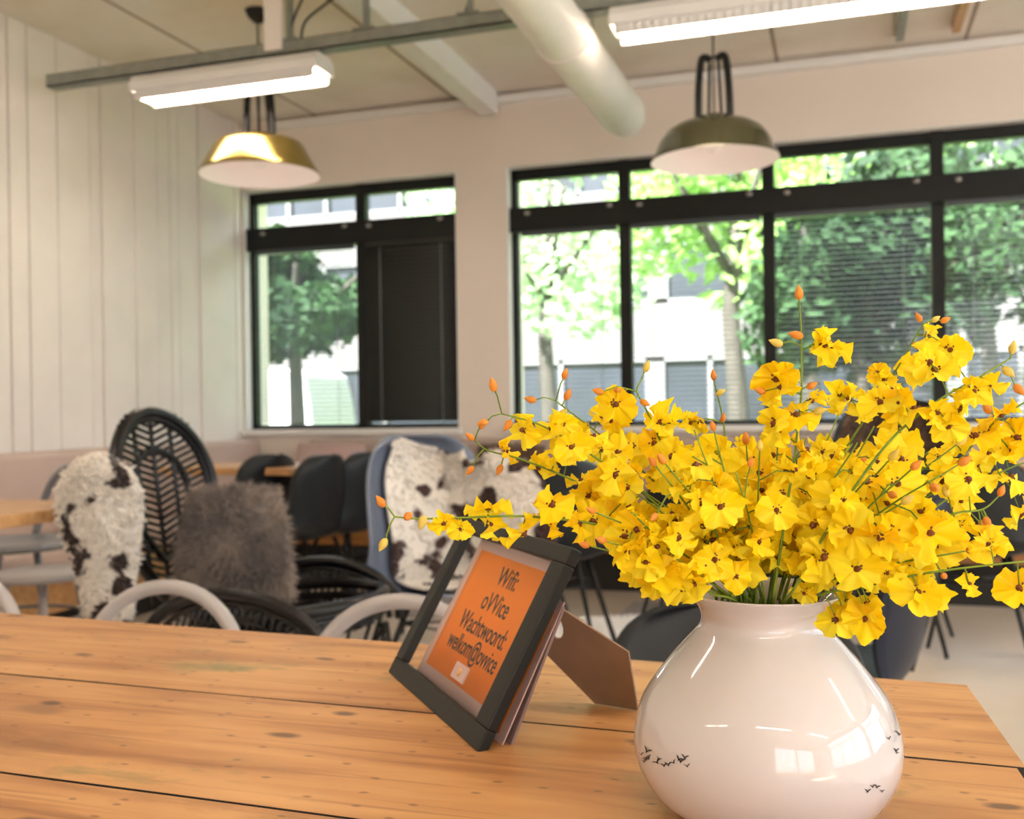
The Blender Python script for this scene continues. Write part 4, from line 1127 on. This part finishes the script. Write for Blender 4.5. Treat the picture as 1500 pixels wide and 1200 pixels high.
spray([(1165, 860, .84), (1225, 755, .82), (1300, 650, .81), (1370, 590, .81), (1430, 555, .81), (1480, 525, .81)],
      'long orchid spray slanting up to the right edge before the last window bay', 109, nbl=2, start=.4, tipbud=False, buds=[(1484, 510, .81), (1490, 571, .81), (1474, 545, .81), (1400, 540, .82)],
      blossoms=[(1370, 545, .82), (1360, 530, .82), (1450, 565, .81), (1425, 572, .81), (1340, 600, .81), (1372, 605, .81), (1410, 600, .81), (1320, 590, .81), (1390, 625, .81), (1290, 590, .82)])
spray([(1180, 860, .93), (1260, 800, .92), (1340, 745, .91), (1400, 680, .90), (1450, 625, .90), (1500, 590, .90), (1525, 580, .9)],
      'orchid spray climbing out past the right edge above the banquette', 110, nbl=2, start=.3, tipbud=False, buds=[(1445, 600, .90), (1440, 770, .9)],
      blossoms=[(1448, 632, .90), (1430, 640, .90), (1480, 660, .90), (1400, 650, .90), (1375, 670, .90), (1405, 700, .91), (1490, 640, .90), (1465, 605, .9)])
spray([(1180, 865, .88), (1270, 820, .87), (1350, 772, .86), (1400, 752, .86), (1440, 746, .86), (1465, 725, .86)],
      'orchid spray ending in a lone bud against the brown banquette at right', 111, nbl=0, tipbud=False, buds=[(1468, 720, .86), (1445, 765, .86), (1385, 720, .86)],
      blossoms=[(1417, 702, .86), (1450, 795, .86), (1442, 805, .86), (1385, 790, .86), (1370, 800, .86), (1350, 750, .86), (1320, 780, .86), (1460, 800, .86), (1402, 770, .86)])
spray([(1200, 872, .86), (1262, 860, .84), (1345, 842, .82), (1430, 830, .80), (1510, 822, .79), (1540, 820, .79)],
      'lowest orchid spray running out to the right over the vase rim', 112, nbl=0, tipbud=False,
      blossoms=[(1225, 908, .85), (1238, 905, .85), (1270, 885, .84), (1268, 905, .84), (1240, 880, .85), (1320, 850, .83), (1345, 868, .82), (1360, 875, .82), (1418, 855, .81), (1450, 800, .80), (1493, 862, .80), (1300, 840, .83), (1200, 850, .85), (1178, 868, .85)])
spray([(1190, 862, .97), (1290, 800, .99), (1390, 730, 1.0), (1470, 690, 1.0), (1530, 668, 1.0)],
      'orchid spray leaving the right edge level with the banquette top', 113, nbl=3, start=.35, tipbud=False,
      blossoms=[(1470, 660, 1.0), (1450, 665, 1.0), (1480, 700, 1.0), (1430, 700, 1.0), (1497, 755, 1.0), (1350, 720, 1.0)])
spray([(1040, 868, .84), (1010, 840, .83), (975, 800, .82), (945, 770, .81), (925, 750, .81)],
      'short drooping orchid spray of large blossoms over the left of the vase rim', 114, nbl=0, tipbud=False, size=1.15,
      blossoms=[(935, 775, .82), (950, 815, .82), (968, 840, .82), (990, 845, .82), (1000, 860, .82), (930, 800, .82), (955, 790, .82), (1020, 855, .82), (990, 800, .82)])
# --- the mass in the middle
r = random.Random(2024)
tips = []
for k in range(12): tips.append((865+k*13+r.uniform(-12, 12), (740-k*8 if k % 2 else 790-k*3)+r.uniform(-30, 25), 0))
for k in range(12): tips.append((1000+k*24+r.uniform(-12, 12), 655+r.uniform(-35, 60), 1))
for k in range(12): tips.append((1230+k*18+r.uniform(-12, 12), 600+r.uniform(0, 75)+k*3, 2))
for k in range(6): tips.append((1330+k*17+r.uniform(-10, 10), 770+r.uniform(-45, 40), 2))
lab = ['yellow orchid spray packed into the left side of the bouquet mass', 'yellow orchid spray packed into the upright middle of the bouquet mass', 'yellow orchid spray packed into the right side of the bouquet mass']
for k, (x, y, zn) in enumerate(tips):
    dd = D+r.uniform(-.11, .12)
    bxp = 1122+(x-1122)*.22+r.uniform(-20, 20); bxp = min(max(bxp, 1045), 1205)
    mx_, my_ = bxp+(x-bxp)*.48, 862+(y-862)*.58
    nbl = 10
    spray([(bxp, 866, D+(dd-D)*.3), (mx_, my_, D+(dd-D)*.7), (x, y, dd)], lab[zn], 300+k, start=.36, nbl=nbl, grp=['orchid sprays in the left of the bouquet', 'orchid sprays in the middle of the bouquet', 'orchid sprays in the right of the bouquet'][zn], size=1.08, side=.027, tipbud=r.random() < .4)
print('BLOSSOMS', NB[0])

# ------------------------------------------------------------------ light
w = bpy.data.worlds.new('world'); sc.world = w; w.use_nodes = True
nt = w.node_tree; bg = nt.nodes['Background']
sky = nt.nodes.new('ShaderNodeTexSky'); sky.sky_type = 'NISHITA'; sky.sun_disc = False; sky.sun_elevation = R(48); sky.sun_rotation = R(200); sky.altitude = 0; sky.dust_density = 3.5; sky.air_density = 1.0
mixn = nt.nodes.new('ShaderNodeMixRGB'); mixn.inputs[0].default_value = .65; mixn.inputs[2].default_value = (9, 9.4, 9.8, 1)
nt.links.new(sky.outputs[0], mixn.inputs[1]); nt.links.new(mixn.outputs[0], bg.inputs[0]); bg.inputs[1].default_value = .28
s = bpy.data.lights.new('sun', 'SUN'); s.energy = 26.0; s.angle = R(2); s.color = (1, .96, .9)
so = bpy.data.objects.new('sun', s); C.objects.link(so); so.rotation_euler = (R(40), 0, R(-22))

# ------------------------------------------------------------------ camera
cd = bpy.data.cameras.new('camera'); cam = bpy.data.objects.new('camera', cd); C.objects.link(cam)
cam.matrix_world = Matrix(((RC.x, UP.x, -FW.x, EYE.x), (RC.y, UP.y, -FW.y, EYE.y), (RC.z, UP.z, -FW.z, EYE.z), (0, 0, 0, 1)))
cd.sensor_fit = 'HORIZONTAL'; cd.sensor_width = 36; cd.lens = 36*FPX/1500; cd.shift_y = 2/1500
cd.clip_start = .02; cd.clip_end = 300
cd.dof.use_dof = True; cd.dof.focus_distance = .60; cd.dof.aperture_fstop = 11.0
sc.camera = cam
sc.view_settings.view_transform = 'Standard'; sc.view_settings.look = 'None'; sc.view_settings.gamma = 1; sc.view_settings.exposure = 1.15
sc.view_settings.use_curve_mapping = False
sc.cycles.use_denoising = True
sc.cycles.max_bounces = 10; sc.cycles.diffuse_bounces = 5; sc.cycles.transparent_max_bounces = 16
sc.cycles.sample_clamp_indirect = 8
